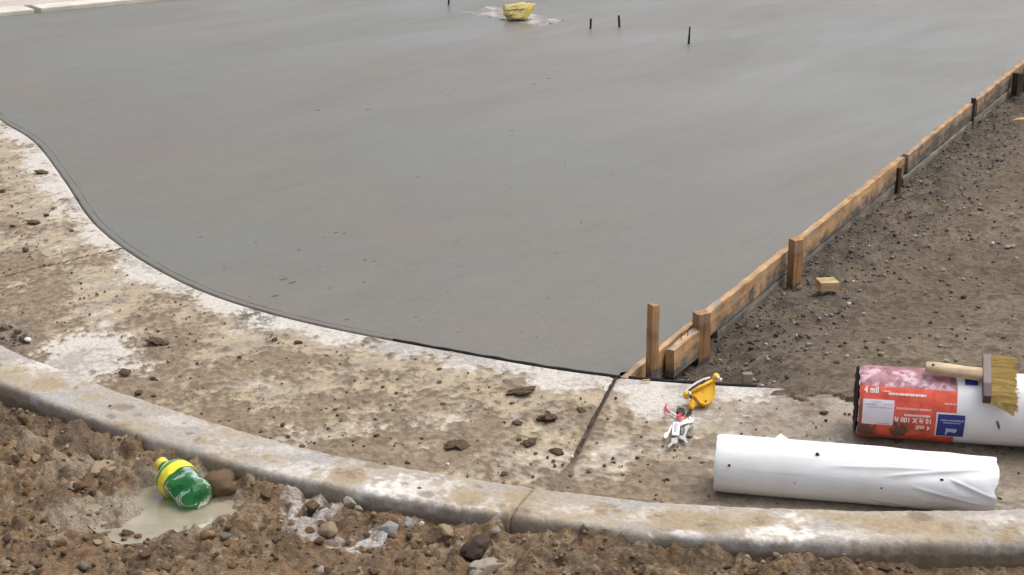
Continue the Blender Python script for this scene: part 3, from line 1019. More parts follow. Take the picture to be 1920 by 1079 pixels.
# ------------------------------------------------------------------ rebar pins
for k, (px, py, h, lean, lab) in enumerate(((841, 9, .060, (.003, 0), "short dark steel pin at the top edge left of the yellow bag"),
                                          (1107, 55, .052, (.002, 0), "stubby dark steel pin nearest the pale sheet under the yellow bag"),
                                          (1162, 52, .060, (-.006, 0), "dark steel pin between two others in the wet slab"),
                                          (1291, 83, .082, (.004, 0), "tall thin steel pin standing rightmost in the wet slab"))):
    p = at(px, py)
    r = .0055
    pts, rad = [], []
    for i in range(14):
        f = i / 13
        pts.append((p[0] + lean[0] * f, p[1], -0.02 + (h + .02) * f))
        rad.append((r if not (k == 3 and f > .55) else r * .75) * (1.12 if i % 2 else .92))
    o = tube("steel_pin", pts, rad, M_STEEL if k != 3 else M_STEEL, None, 8)
    tag(o, lab, "steel pin", "steel pins standing in the wet slab")

# ------------------------------------------------------------------ pale crumpled sheet and yellow bag
quad = [at(862, 25), at(925, 11), at(1066, 41), at(1012, 52)]
n, m = 70, 40
U, Vv = np.meshgrid(np.linspace(0, 1, n), np.linspace(0, 1, m), indexing='ij')
A, B, C_, D = quad
P = ((1 - U) * (1 - Vv))[..., None] * A + ((1 - U) * Vv)[..., None] * B + (U * Vv)[..., None] * C_ + (U * (1 - Vv))[..., None] * D
nz = fbm(P[..., 0] * 14, P[..., 1] * 9, 501, 4)
nz2 = fbm(P[..., 0] * 5, P[..., 1] * 5, 507, 3)
edge = np.minimum(np.minimum(U, 1 - U) * 1.5, np.minimum(Vv, 1 - Vv))
P[..., 0] += .05 * nz2 * (edge < .05)
P[..., 1] += .08 * nz * (edge < .05)
P[..., 2] = -0.003 + 0.005 * sst(-.3, .5, nz) * sst(0, .08, edge) + 0.0045 * sst(0, .1, edge)
c = mixc(np.broadcast_to(np.array([.25, .23, .215]), U.shape + (3,)), (.40, .37, .345), sst(.15, .5, nz))
c = mixc(c, (.21, .195, .185), sst(-.05, -.5, nz) * .9)
tag(mesh("plastic_sheet", P, grid_faces(n, m), attr_mat("crumpled_sheet", .55, 60, .2, .4, .006, .5), col=c),
    "pale crumpled sheet lying flat on the wet slab under the yellow bag", "plastic sheet")

by = NT("yellow_bag_paper")
v = by.coord("Object")
ynz = by.noise(v, 22, 4)
yc = by.ramp(ynz, [(.3, (.62, .47, .13)), (.6, (.78, .64, .26)), (.8, (.82, .74, .44))])
by.set(Base_Color=yc, Roughness=.45)
by.bump(by.noise(v, 40, 3, .6, .6), .6, .01)
bp = at(969, 41)
n, m = 34, 40
V = np.zeros((n, m, 3))
for i in range(n):
    f = i / (n - 1)                       # height
    for j in range(m):
        a = 2 * math.pi * j / m
        wx = .058 + .026 * sst(0, .9, np.float64(f))
        wy = .052 * (1 - .72 * f ** 2) * min(1, .6 + 2.5 * f)
        if f < .12:
            wx *= .85 + f * 1.25
        x, y = math.copysign(abs(math.cos(a)) ** .7, math.cos(a)) * wx, math.sin(a) * wy
        zt = .080 + .004 * math.sin(x * 50 + 1) + .004 * (x / .09)
        cr = .006 * mnoise.noise(Vector((x * 30, y * 30, f * 3))) + .004 * mnoise.noise(Vector((x * 70, y * 50, f * 9)))
        V[i, j] = (x + .012 * f + cr, y + cr, max(0, zt * f + cr * .7))
bag = empty("yellow_bag", bp + np.array([0, .035, .006]))
F = [tuple(r) for r in grid_faces(n, m, True)]
F.append(tuple(range(m)))
F.append(tuple((n - 1) * m + k for k in range(m))[::-1])
mesh("bag_body", V.reshape(-1, 3), F, by.m, bag)
bag.rotation_euler = (0, 0, R(-8))
tag(bag, "crumpled yellow bag standing on the pale sheet amid the wet slab", "bag")
# printed dark green marks on the front, edge fold
M_BAGINK = plain("bag_print", (.09, .085, .04), .6, .3, 60)
M_FOLD = plain("bag_fold", (.80, .66, .06), .45, .1, 60)
front = lambda i, j: V[i, j] + np.array([0, -.0022, .0008])


def bag_patch(name, i0, i1, j0, j1, mat, fn=None):
    Q = np.array([[front(i, j) for j in range(j0, j1)] for i in range(i0, i1)])
    k = np.ones(Q.shape[:2], bool) if fn is None else np.array([[fn(i, j) for j in range(j0, j1)] for i in range(i0, i1)])
    Vq, Fq = compact(Q.reshape(-1, 3), grid_faces(*Q.shape[:2], keep=k))
    if len(Fq):
        mesh(name, Vq, Fq, mat, bag)


bag_patch("print_mark", 19, 25, 26, 33, M_BAGINK, lambda i, j: abs((i - 19) - (j - 26) * .5 - 1.2) < 1.6)
bag_patch("print_mark", 7, 11, 22, 29, M_BAGINK, lambda i, j: abs(i - 9) < 2)
bag_patch("edge_fold", 4, 30, 34, 37, M_FOLD)

# ------------------------------------------------------------------ plastic sheeting rolls


def frame_along(p0, p1, up=(0, 0, 1)):
    x = Vector(p1) - Vector(p0)
    x.normalize()
    z = Vector(up)
    y = z.cross(x).normalized()
    z = x.cross(y)
    return Matrix((x, y, z)).transposed()


def film_mat(name, base=(.88, .885, .90), wob=1.0):
    t = NT(name)
    v = t.coord("Object")
    v2 = t.coord("Object", (5, 22, 22))
    dn = t.noise(v, 120, 3, .6)
    d2 = t.noise(v, 9, 4, .6)
    dirt = t.ramp(dn, [(0.735, 0.0), (0.77, 1.0)])
    sm = t.ramp(d2, [(0.50, 0.0), (0.78, 0.35)])
    c = t.mix(base, (.62, .56, .47), sm)
    c = t.mix(c, (.25, .2, .15), dirt)
    t.set(Base_Color=c, Roughness=.38, Specular_IOR_Level=.45)
    t.bump(t.noise(v2, 1.0, 3, .5, .8), .25 * wob, .01)
    return t.m


M_FILM = film_mat("white_film")
M_FILM2 = film_mat("white_film_tight", (.82, .825, .85), .5)

# white crumpled roll in the gutter
wl0, wl1 = np.array([0.423, 3.362, 0.026]), np.array([0.975, 3.262, 0.020])
Lw = float(np.linalg.norm(wl1 - wl0))
rot = frame_along(wl0, wl1)
wroot = empty("plastic_roll", wl0, rot)
tag(wroot, "crumpled all white roll of plastic sheeting lying in the gutter by the curb", "plastic roll", "rolls of plastic sheeting")
n, m = 170, 200
RW = .0605


CREASES = [(.52, 4.75, .95, 3.9, .06), (.60, 2.75, .98, 2.1, .05), (.62, 4.2, .80, 4.9, .07), (.70, 3.0, .97, 3.5, .055), (.40, 2.55, .85, 2.3, .03), (.78, 4.6, 1.0, 4.1, .08), (.55, 3.6, .72, 3.9, .035), (.83, 2.6, 1.0, 3.2, .06)]


def wr(x, a):
    f = x / Lw
    r = RW * (1 + .02 * math.sin(2 * a + 1) + .014 * mnoise.noise(Vector((x * 5, math.cos(a), math.sin(a)))))
    # dents and diagonal creases toward the crushed end
    k = float(sst(.45, .95, np.float64(f)))
    cr = math.sin((a * 1.6 + f * 9)) * .5 + math.sin(a * 3.1 - f * 21 + 1.3) * .35
    r -= RW * k * (.045 * abs(cr) + .05 * max(0, mnoise.noise(Vector((x * 12, math.cos(a) * 1.4, math.sin(a) * 1.4 + 3)))))
    for (fx, aa, w_, dep) in ((.66, 5.75, .05, .10), (.80, 5.9, .07, .10), (.73, .35, .06, .05), (.92, 5.5, .05, .12), (.58, 5.2, .06, .05)):
        da = (a - aa + math.pi) % (2 * math.pi) - math.pi
        s = (f - fx) / w_ + da * 1.1
        r -= RW * dep * math.exp(-s * s * 2.2 - (da / .55) ** 2)
    for (f0, a0, f1, a1, dep) in CREASES:
        u = (f - f0) / (f1 - f0)
        if -.05 < u < 1.05:
            da = (a - (a0 + (a1 - a0) * u) + math.pi) % (2 * math.pi) - math.pi
            r += RW * dep * .62 * (math.exp(-(da / .055) ** 2) - 1.0 * math.exp(-((da - .16) / .16) ** 2)) * float(sst(-.05, .2, np.float64(u)) * sst(1.05, .8, np.float64(u)))
    e0 = math.exp(-f / .012)
    r *= 1 - .05 * e0
    if f > .93:
        r *= 1 - .06 * ((f - .93) / .07) ** 2 * (1 + .9 * math.sin(3 * a + .6) + .5 * math.sin(5 * a))
    return r


V = []
for i in range(n):
    x = Lw * (1 - (1 - i / (n - 1)) ** 1.0)
    for j in range(m):
        a = 2 * math.pi * j / m
        r = wr(x, a)
        xo = 0
        if i > n - 6:
            xo = .016 * mnoise.noise(Vector((math.cos(a) * 2, math.sin(a) * 2, 5))) * (i - n + 6) / 5
        if i < 4:
            xo = .004 * mnoise.noise(Vector((math.cos(a) * 2, math.sin(a) * 2, 15)))
        q = 1 + .06 * float(sst(.6, 1, np.float64(x / Lw)))
        V.append((x + xo, math.cos(a) * r * q, max(math.sin(a) * r / q, -RW * .97)))
F = [tuple(r) for r in grid_faces(n, m, True)]
ob = mesh("rolled_film", V, F, M_FILM, wroot)
# rolled ends: a few turns of film seen end-on
M_DARK = plain("dark_inside", (.03, .028, .026), .9)


def spiral_end(x, r0, mat, parent, sgn):
    N = 110
    V, F = [], []
    for k in range(N):
        a = k / N * 2 * math.pi * 5
        r = r0 * (.93 - .62 * k / N)
        wob = 1 + .05 * math.sin(3 * a)
        for q in (0, 1):
            V.append((x + sgn * (q * .02), math.cos(a) * r * wob, math.sin(a) * r * wob))
        if k:
            b = 2 * k
            F.append((b - 2, b - 1, b + 1, b))
    return mesh("film_turns", V, F, mat, parent)


spiral_end(0.003, RW, M_FILM, wroot, 1)
spiral_end(Lw - .012, RW * .9, M_FILM, wroot, -1)
# free corner of film sticking up behind
fl = [(0.088, .042, .041), (.101, .050, .046), (.118, .046, .041), (.112, .046, .041), (.128, .056, .053), (.155, .044, .041)]
mesh("film_corner", fl + [(x, y + .001, z - .001) for x, y, z in fl], [(0, 1, 2), (3, 4, 5), (8, 7, 6), (11, 10, 9)], M_FILM, wroot, smooth=False)
for (fx, a, s) in ((.365, 1.0, .0065), (.808, .45, .0045), (.055, -.35, .004), (.60, .0, .003)):
    x = Lw * fx
    a2 = math.pi - a if False else math.pi + (-a)          # camera-facing side is -y
    r = wr(x, a2 % (2 * math.pi)) + .001
    mesh("mud_speck", rock_verts(int(fx * 999), 2) * s, ICO[2][1], plain("dark_mud_speck", (.03, .028, .03), .7), wroot, loc=(x, math.cos(a2) * r, -math.sin(a2) * -r if False else math.sin(math.pi - a2 + math.pi) * r if False else abs(math.sin(a)) * r))

# labelled roll
rl0 = np.array([0.759, 3.604, 0.070])
rdir = np.array([.352, -.054, -0.004])
rdir /= np.linalg.norm(rdir)
Lr = .62
rl1 = rl0 + rdir * Lr
RR = .0790
rot = frame_along(rl0, rl1)
rroot = empty("plastic_roll", rl0, rot)
tag(rroot, "white roll of plastic sheeting in a muddy red label with the brush on top", "plastic roll", "rolls of plastic sheeting")
PXM = 1 / 928.0                      # metres per photograph pixel at the roll


def rr_(x, th):
    """radius of the labelled roll; th: 0 faces the camera horizontally, 90 deg is the top"""
    a = math.radians(th)
    r = RR * (1 + .008 * mnoise.noise(Vector((x * 9, math.cos(a) * 2, math.sin(a) * 2))) + .012 * mnoise.noise(Vector((x * 3, math.cos(a), math.sin(a) + 8))))
    r -= RR * .035 * math.exp(-((th - 112 + x * 40) / 9) ** 2) * float(sst(.28, .02, np.float64(x)))
    r -= RR * .022 * math.exp(-((th - 27 + (x - .03) * 90) / 7) ** 2) * math.exp(-((x - .06) / .07) ** 2)
    r -= RR * .05 * math.exp(-x / .008)
    return r


def onroll(x, th, lift=0.0):
    a = math.radians(th)
    r = rr_(x, th) + lift
    return (x, -math.cos(a) * r, math.sin(a) * r)


n, m = 110, 90
V = [onroll(Lr * (i / (n - 1)) ** 1.15 + (0.004 * mnoise.noise(Vector((j * .35, 3, 1))) if i == 0 else 0), 360 * j / m) for i in range(n) for j in range(m)]
ob = mesh("rolled_film", V, [tuple(r) for r in grid_faces(n, m, True)] + [tuple((n - 1) * m + k for k in range(m))[::-1]], M_FILM2, rroot)
# end: dark torn core with ragged film turns
N = 60
V, F = [], []
M_ENDDK = plain("muddy_roll_end", (.035, .022, .018), .85, .5, 60, bump=.8)
for k in range(4):
    for j in range(N):
        th = 360 * j / N
        f = (0.985, .8, .45, .15)[k]
        p = onroll(0.002, th)
        V.append(((-.004, .002, .016, .03)[k] + .0035 * mnoise.noise(Vector((j * .6, k * 2.0, 0))), p[1] * f, p[2] * f))
F = [tuple(r) for r in grid_faces(4, N, True)] + [tuple(3 * N + j for j in range(N))]
mesh("torn_end", V, F, M_ENDDK, rroot)


def sleeve(name, x0, x1, t0, t1, lift, mat, colfn, n=120, m=130, parent=rroot, ragged=0.0):
    V, C = [], []
    for i in range(n):
        for j in range(m):
            x = x0 + (x1 - x0) * i / (n - 1)
            th = t0 + (t1 - t0) * j / (m - 1)
            if i == n - 1 and ragged:
                x += ragged * mnoise.noise(Vector((th * .03, 2, 2)))
            V.append(onroll(x, th, lift))
            C.append((x, th))
    V = np.array(V)
    xy = np.array(C)
    return mesh(name, V, grid_faces(n, m), mat, parent, col=colfn(xy[:, 0], xy[:, 1]))


LX = lambda px: (px - 1607) * PXM          # photograph column -> distance along the roll


def label_col(x, th):
    u, v = x * 1000 / 30, th * RR * 1000 * math.pi / 180 / 30
    n1, n2, n3 = fbm(u * 1.2, v * 1.2, 601, 4), fbm(u * 3.5, v * 2.2, 611, 4), fbm(u * 10, v * 10, 621, 3)
    red = mixc(np.broadcast_to(np.array([.76, .115, .065]), x.shape + (3,)), (.66, .085, .05), sst(-.2, .5, n1))
    mauve = mixc(np.broadcast_to(np.array([.38, .17, .21]), x.shape + (3,)), (.62, .42, .47), sst(-.15, .2, fbm(u * .7 + v * .4, v * 1.1 - u * .3, 641, 3) + .18 * n2 * sst(-.2, .3, n1)))
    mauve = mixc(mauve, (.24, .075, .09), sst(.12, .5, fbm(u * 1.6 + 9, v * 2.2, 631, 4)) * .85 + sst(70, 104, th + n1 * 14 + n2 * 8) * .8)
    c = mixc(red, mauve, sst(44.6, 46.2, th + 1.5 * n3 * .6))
    mud = np.zeros_like(x)
    for (px, th0, rx, rt, a) in ((1622, -34, .030, 24, 1.4), (1690, -30, .024, 24, 1.4), (1707, -16, .018, 9, .7), (1612, 0, .008, 34, .9), (1730, -24, .03, 6, .5), (1650, -60, .1, 18, .8), (1642, -16, .006, 7, .7), (1725, -52, .05, 10, .5)):
        d = np.sqrt(((x - LX(px)) / rx) ** 2 + ((th - th0) / rt) ** 2) + .35 * n2
        mud = np.maximum(mud, a * (1 - sst(.55, 1.1, d)))
    c = mixc(c, (.13, .065, .04), mud * (.75 + .25 * n3))
    return c


M_LABEL = attr_mat("printed_label", .42, 90, .10, .15, .003, .45)
X_LAB = LX(1798)
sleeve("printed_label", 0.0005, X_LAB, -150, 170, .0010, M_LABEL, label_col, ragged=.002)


def patch(name, px0, px1, t0, t1, lift, mat, parent=rroot, n=10, m=14):
    V = [onroll(LX(px0) + (LX(px1) - LX(px0)) * i / (n - 1), t0 + (t1 - t0) * j / (m - 1), lift) for i in range(n) for j in range(m)]
    return mesh(name, V, grid_faces(n, m), mat, parent)


M_PRINTW = plain("white_print", (.86, .80, .78), .45, .06, 80)
M_PRINTP = plain("pale_print", (.84, .50, .45), .45, .12, 80)
M_STICK = plain("sticker_paper", (.72, .68, .74), .5, .06, 40)
M_STINK = plain("sticker_ink", (.42, .38, .46), .5, .1, 40)
M_BLUE = plain("blue_print", (.030, .045, .22), .42, .12, 40)
M_LBLUE = plain("pale_blue_print", (.45, .47, .66), .45, .1, 40)


def wrap_text(body, px_l, px_r, th_c, h_deg, mat, flip=False, lift=.0022, name="lettering", bold=.035):
    cu = bpy.data.curves.new("lettering", 'FONT')
    cu.body = body
    cu.size = 1
    cu.offset = bold
    cu.space_character = 1.08
    cu.resolution_u = 3
    to = bpy.data.objects.new("lettering", cu)
    COL.objects.link(to)
    bpy.context.view_layer.update()
    dg = bpy.context.evaluated_depsgraph_get()
    me = bpy.data.meshes.new_from_object(to.evaluated_get(dg))
    bpy.data.objects.remove(to)
    co = np.array([v.co[:] for v in me.vertices])
    lo, hi = co.min(0), co.max(0)
    u = (co[:, 0] - lo[0]) / (hi[0] - lo[0])
    v = (co[:, 1] - lo[1]) / (hi[1] - lo[1]) - .5
    if flip:
        u, v = 1 - u, -v
    for k, vert in enumerate(me.vertices):
        vert.co = onroll(LX(px_l + (px_r - px_l) * u[k]), th_c + v[k] * h_deg, lift)
    o = link(name, me, mat, rroot)
    return o


def dashes(px0, px1, th, h, mat, seed, parent=rroot, lift=.0022, name="small_print"):
    """unreadable small print: a row of little dashes"""
    r = random.Random(seed)
    bm = bmesh.new()
    p = px0
    while p < px1 - .6:
        w = r.uniform(.8, 3.2)
        e = min(px1, p + w)
        hh = h * r.uniform(.7, 1)
        q = [onroll(LX(a), b, lift) for a, b in ((p, th - hh / 2), (e, th - hh / 2), (e, th + hh / 2), (p, th + hh / 2))]
        bm.faces.new([bm.verts.new(v) for v in q])
        p = e + r.uniform(.4, 1.2)
    return bm_obj(name, bm, mat, parent)


wrap_text("4 mil", 1616, 1644, 38.5, 11, M_PRINTW)
dashes(1664, 1738, 33.5, 4.2, M_PRINTW, 3)
dashes(1652, 1668, 37.0, 3.0, M_PRINTP, 4)
dashes(1774, 1797, 23.5, 3.2, M_PRINTP, 5)
wrap_text("10 ft X 100 ft", 1678, 1749.5, -6.0, 9.0, M_PRINTW, flip=True)
wrap_text("4 mil", 1722, 1749.5, -19.0, 9.0, M_PRINTW, flip=True)
dashes(1697, 1749, 2.2, 4.0, M_PRINTW, 6)
dashes(1680, 1749, 12.0, 4.0, M_PRINTP, 7)
st = patch("price_sticker", 1614.5, 1676, -17.5, 23.5, .0024, M_STICK)
dashes(1634, 1652, 19.5, 1.6, M_STINK, 9, st, .0034)
dashes(1619, 1640, 15.5, 2.4, M_STINK, 10, st, .0034)
dashes(1655, 1673, 16.5, 2.2, M_STINK, 11, st, .0034)
dashes(1624, 1672, 11.5, 1.8, M_STINK, 12, st, .0034)
dashes(1644, 1668, -14.5, 1.8, M_STINK, 13, st, .0034)
patch("panel_border", 1759, 1817, -34.5, 10, .0022, M_PRINTW)
bl = patch("blue_panel", 1762, 1815, -32.5, 7.5, .0032, M_BLUE)
dashes(1768, 1813, -1.5, 2.6, M_LBLUE, 14, bl, .0042)
dashes(1773, 1808, -5.5, 2.2, M_LBLUE, 15, bl, .0042)
dashes(1765, 1812, 3.5, 1.6, M_BLUE, 16, bl, .0042)
# the panel's emblem: a white swoosh with a stem
q = [(1780, -14.5), (1785, -15.5), (1800, -15.5), (1801.5, -19), (1798, -23.5), (1791, -22.0), (1784, -22.5), (1781.5, -28.5), (1779, -28.0), (1779.5, -20)]
bm = bmesh.new()
bm.faces.new([bm.verts.new(onroll(LX(a), b, .0044)) for a, b in q])
bmesh.ops.triangulate(bm, faces=bm.faces)
bm_obj("emblem", bm, M_LBLUE, bl)
patch("blue_panel", 1813, 1838, 57, 84, .0022, M_BLUE)
# line of grey print beyond the brush
dashes(1913, 1919, 55, 3, M_STINK, 17)
dashes(1913, 1919, 48, 3, M_STINK, 18)
dashes(1913, 1919, 40, 3, M_STINK, 19)
# smear of mud on the film
mesh("mud_smear", [onroll(LX(a), b, .0018) for a, b in ((1875, 1), (1878, 3), (1882, -3), (1884, -9), (1883, -13), (1880, -10), (1877, -5))], [tuple(range(7))], plain("grey_mud", (.15, .14, .135), .8), rroot)

# ------------------------------------------------------------------ brush lying on the labelled roll
bth = R(63)
bx = LX(1853)
cpos = Vector((bx, -math.cos(bth) * (RR + .0155), math.sin(bth) * (RR + .0155)))
bxv = Vector((1, 0, 0))
bzv = Vector((0, -math.cos(bth), math.sin(bth)))
byv = bzv.cross(bxv)
loc_rot = Matrix((bxv, byv, bzv)).transposed()
bw = Matrix.Translation(Vector(rl0)) @ rot.to_4x4() @ Matrix.Translation(cpos) @ loc_rot.to_4x4() @ Matrix.Rotation(R(-2), 4, 'Z')
brush = empty("brush")
brush.matrix_world = bw
tag(brush, "wide brush with wooden handle and straw bristles resting on the red labelled roll", "brush")
BW = .062                                    # half width
bm = bmesh.new()
box_bm(bm, .017, BW * 1.98, .024, bev=.002)
t = NT("brush_block")
v_ = t.coord("Object")
sx = t.new("ShaderNodeSeparateXYZ")
t.con(v_, sx.inputs[0])
mr = t.new("ShaderNodeMapRange")
t.con(sx.outputs[1], mr.inputs[0])
mr.inputs[1].default_value, mr.inputs[2].default_value = -.026, -.020
t.set(Base_Color=t.mix((.075, .045, .04), (.205, .165, .15), mr.outputs[0]), Roughness=.6)
t.bump(t.noise(v_, 120, 3), .3, .002)
bm_obj("ferrule_block", bm, t.m, brush)
# handle
V = []
st_ = [(-.128, .010, .008, 0), (-.126, .0135, .0095, 0), (-.105, .0150, .010, .001), (-.075, .0150, .0105, .001), (-.04, .0145, .011, 0), (-.009, .0165, .011, 0)]
for x, hy, hz, zz in st_:
    for k in range(14):
        a = 2 * math.pi * k / 14
        V.append((x, .010 - .18 * (x + .009) * .35 + math.copysign(abs(math.cos(a)) ** .8, math.cos(a)) * hy, zz + math.copysign(abs(math.sin(a)) ** .8, math.sin(a)) * hz))
F = [tuple(r) for r in grid_faces(len(st_), 14, True)] + [tuple(range(14)), tuple((len(st_) - 1) * 14 + k for k in range(14))[::-1]]
hd = mesh("handle", V, F, wood_mat("handle_wood", (.66, .53, .36), (.42, .29, .17)), brush)
bm = bmesh.new()
bmesh.ops.create_cone(bm, cap_ends=True, segments=12, radius1=.0028, radius2=.0028, depth=.003)
bm_obj("hanging_hole", bm, M_DARK, hd, loc=(-.113, .016, .0102))
# bristles: a packed core plus loose straws
tb = NT("straw_bristles")
vb = tb.coord("Object", (6, 90, 90))
nb_ = tb.noise(vb, 1, 5, .65, .5)
tb.set(Base_Color=tb.ramp(nb_, [(.28, (.26, .17, .05)), (.46, (.54, .40, .15)), (.70, (.74, .61, .30))]), Roughness=.75)
tb.bump(nb_, .8, .003)
br = random.Random(5)


def straw(bm, y, zf, lf, drop):
    x0, x1 = .008, .008 + .052 * lf
    y1 = y * 1.04 - drop + br.uniform(-.0025, .0025)
    z0, z1 = zf * .010, zf * .013 + br.uniform(-.001, .0015) - .004 * lf
    w = .00055
    pts = [(x0, y, z0), ((x0 + x1) / 2, (y + y1) / 2 + br.uniform(-.001, .001), (z0 + z1) / 2 + .002), (x1, y1, z1)]
    vs = [[bm.verts.new((p[0], p[1] + a * w, p[2] + b * w)) for a, b in ((-1, -.6), (1, -.6), (0, 1))] for p in pts]
    for i in range(2):
        for k in range(3):
            bm.faces.new((vs[i][k], vs[i][(k + 1) % 3], vs[i + 1][(k + 1) % 3], vs[i + 1][k]))


bm = bmesh.new()
n, m = 8, 24
g = []
for i in range(n):
    row = []
    f = i / (n - 1)
    for j in range(m):
        u = j / (m - 1) * 2 - 1
        dr = .030 * f * max(0, -u * .8 + .15) + .004 * f
        row.append((.006 + f * (.048 + .003 * br.uniform(-1, 1)), u * (BW - .003) - dr, .009 - .002 * f + .0015 * br.uniform(-1, 1)))
    g.append(row)
vt = [[bm.verts.new(p) for p in r] for r in g]
vl = [[bm.verts.new((p[0], p[1], -.010)) for p in r] for r in g]
for i in range(n - 1):
    for j in range(m - 1):
        bm.faces.new((vt[i][j], vt[i + 1][j], vt[i + 1][j + 1], vt[i][j + 1]))
        bm.faces.new((vl[i][j], vl[i][j + 1], vl[i + 1][j + 1], vl[i + 1][j]))
for i in range(n - 1):
    bm.faces.new((vt[i][0], vl[i][0], vl[i + 1][0], vt[i + 1][0]))
    bm.faces.new((vt[i][-1], vt[i + 1][-1], vl[i + 1][-1], vl[i][-1]))
for j in range(m - 1):
    bm.faces.new((vt[-1][j], vl[-1][j], vl[-1][j + 1], vt[-1][j + 1]))
for _ in range(900):
    u = br.uniform(-1, 1)
    straw(bm, u * (BW - .003), br.uniform(.6, 1.05), br.uniform(.82, 1.06), .030 * max(0, -u * .8 + .15) + .004)
bmesh.ops.recalc_face_normals(bm, faces=bm.faces)
tag(bm_obj("bristles", bm, tb.m, brush), kind="stuff")

# ------------------------------------------------------------------ yellow chalk reel
M_YEL = plain("yellow_plastic", (.90, .50, .02), .38, .06, 60, spec=.5)
M_YEL2 = plain("darker_yellow_plastic", (.72, .40, .03), .5, .12, 90)  # darker yellow for the slot line and raised mark
M_BLK = plain("black_plastic", (.015, .015, .017), .45, .2, 60)
M_WHT = plain("white_plastic", (.78, .78, .77), .4, .05, 60)
rc = at(1318, 765, -0.007)
reel = empty("chalk_reel", rc, (Matrix.Rotation(R(2), 3, 'Z') @ Matrix.Rotation(R(52), 3, 'X')))
tag(reel, "yellow chalk line reel with white crank arm lying on the gutter edge", "chalk reel")
RS = 1 / 803.0 / 6.745                         # crop pixel -> metres
rp = lambda x, y: ((x - 660) * RS, (530 - y) * RS / .97)      # local plane coordinates, bottom of drum at y = 0


def disc_poly(cx, cy, r, a0, a1, n, sy=1.0):
    return [(cx + r * math.cos(R(a0 + (a1 - a0) * k / n)), cy + r * sy * math.sin(R(a0 + (a1 - a0) * k / n))) for k in range(n + 1)]


cx_, cy_ = rp(690, 395)
rad = 135 * RS
case = [(470, 400), (560, 335), (650, 285), (740, 245), (800, 235), (814, 300), (812, 360), (796, 420), (765, 475), (725, 512), (680, 530), (635, 522), (597, 497), (572, 455), (540, 420), (500, 410)]
extrude_poly("reel_case", [rp(*q) for q in case], .020, M_YEL, reel, 0.0, .002)
rim = [(*rp(x, y), .0205) for x, y in ((800, 250), (808, 305), (805, 360), (789, 415), (758, 468), (720, 503), (680, 520), (640, 512), (606, 488), (580, 450))]
tube("case_rim", rim, .0019, M_YEL, reel, 8)
tube("crank_slot", [(*rp(x, y), .0204) for x, y in ((560, 375), (650, 325), (760, 275))], .0012, M_YEL2, reel, 6)
tube("frame_bar", [(*rp(455, 395), .024), (*rp(640, 300), .025), (*rp(830, 205), .024)], [.0034, .0036, .0036], M_YEL, reel, 10)
tube("bar_end", [(*rp(820, 190), .012), (*rp(826, 184), .030)], .0078, M_YEL, reel, 18)
tube("bar_end", [(*rp(452, 402), .012), (*rp(450, 404), .030)], .0078, M_YEL, reel, 18)
extrude_poly("thumb_tab", [rp(520, 430), rp(560, 480), rp(560, 530), rp(525, 575), rp(480, 555), rp(470, 510), rp(495, 460)], .014, M_YEL, reel, .004, .003)
arc = [(*rp(x, y), zz) for x, y, zz in ((425, 385, .004), (450, 335, .003), (520, 275, .002), (600, 225, .002), (690, 180, .002), (770, 160, .004))]
tube("crank_arm", arc, [.0022, .0030, .0034, .0034, .0030, .0022], M_WHT, reel, 8)
tube("inner_band", [(x + .002, y - .0045, z_ + .003) for x, y, z_ in arc[1:5]], .0024, M_BLK, reel, 8)
tube("screw", [(*rp(840, 215), .026), (*rp(842, 216), .036)], .0042, M_METAL, reel, 10)
tube("screw", [(*rp(478, 408), .026), (*rp(480, 408), .036)], .0046, M_METAL, reel, 10)
tube("line_clip", [(*rp(485, 425), .031), (*rp(505, 455), .028)], .0022, M_BLK, reel, 8)
tube("crank_knob", [(*rp(868, 215), .022), (*rp(895, 222), .022)], [.0045, .0038], M_WHT, reel, 10)
tube("raised_mark", [(*rp(x, y), .0203) for x, y in ((632, 352), (655, 325), (680, 345), (665, 368), (640, 362))], .0009, M_YEL2, reel, 6)
mesh("mud_speck", rock_verts(77, 2) * .0032, ICO[2][1], M_MUD, reel, loc=(*rp(683, 482), .021))

# ------------------------------------------------------------------ bunch of keys
kc = at(1266, 797, 0.0)
KS = 1 / 6.745


def kp(x, y):
    q = at(1220 + x * KS, 680 + y * KS, 0.0) - kc
    return (q[0], q[1])


wk = (lip_y(kc[0]) - kc[1]) / .76
keys = empty("key_ring", (kc[0], kc[1], float(gutter_z(np.float64(wk))) + .004))
tag(keys, "bunch of keys with white tags and a red strap beside the yellow reel", "keys")
M_RED = plain("red_strap", (.70, .045, .06), .5, .1, 60)
M_KEY = plain("key_metal", (.62, .61, .58), .35, .12, 90, .6)
M_KEYD = plain("dull_key", (.20, .20, .17), .5, .2, 90, .4)
M_TAG = plain("white_tag", (.80, .79, .77), .45, .05, 60)
P3 = lambda pts, z0=.004: [(*kp(x, y), z0 + dz) for x, y, dz in pts]
tube("strap", P3([(205, 492, .002), (190, 540, .004), (205, 600, .006), (235, 625, .005)]), [.0012, .0022, .0026, .002], M_RED, keys, 8)
tube("strap_end", P3([(250, 610, .004), (290, 635, .004), (335, 665, .004)]), .0028, M_TAG, keys, 8)
tube("strap_knot", P3([(330, 690, .004), (360, 665, .006), (395, 645, .005)]), [.002, .0045, .002], M_RED, keys, 10)
rg = [(*kp(420 + 45 * math.cos(a), 690 + 38 * math.sin(a)), .006) for a in np.linspace(0, 2 * math.pi, 20)]
tube("ring", rg, .0012, M_RED, keys, 6)
extrude_poly("black_fob", [kp(*q) for q in ((340, 560), (375, 545), (420, 560), (440, 600), (420, 635), (360, 625), (325, 600))], .007, plain("dark_fob", (.045, .03, .026), .6, .3, 80, bump=.4), keys, .001, .0015)
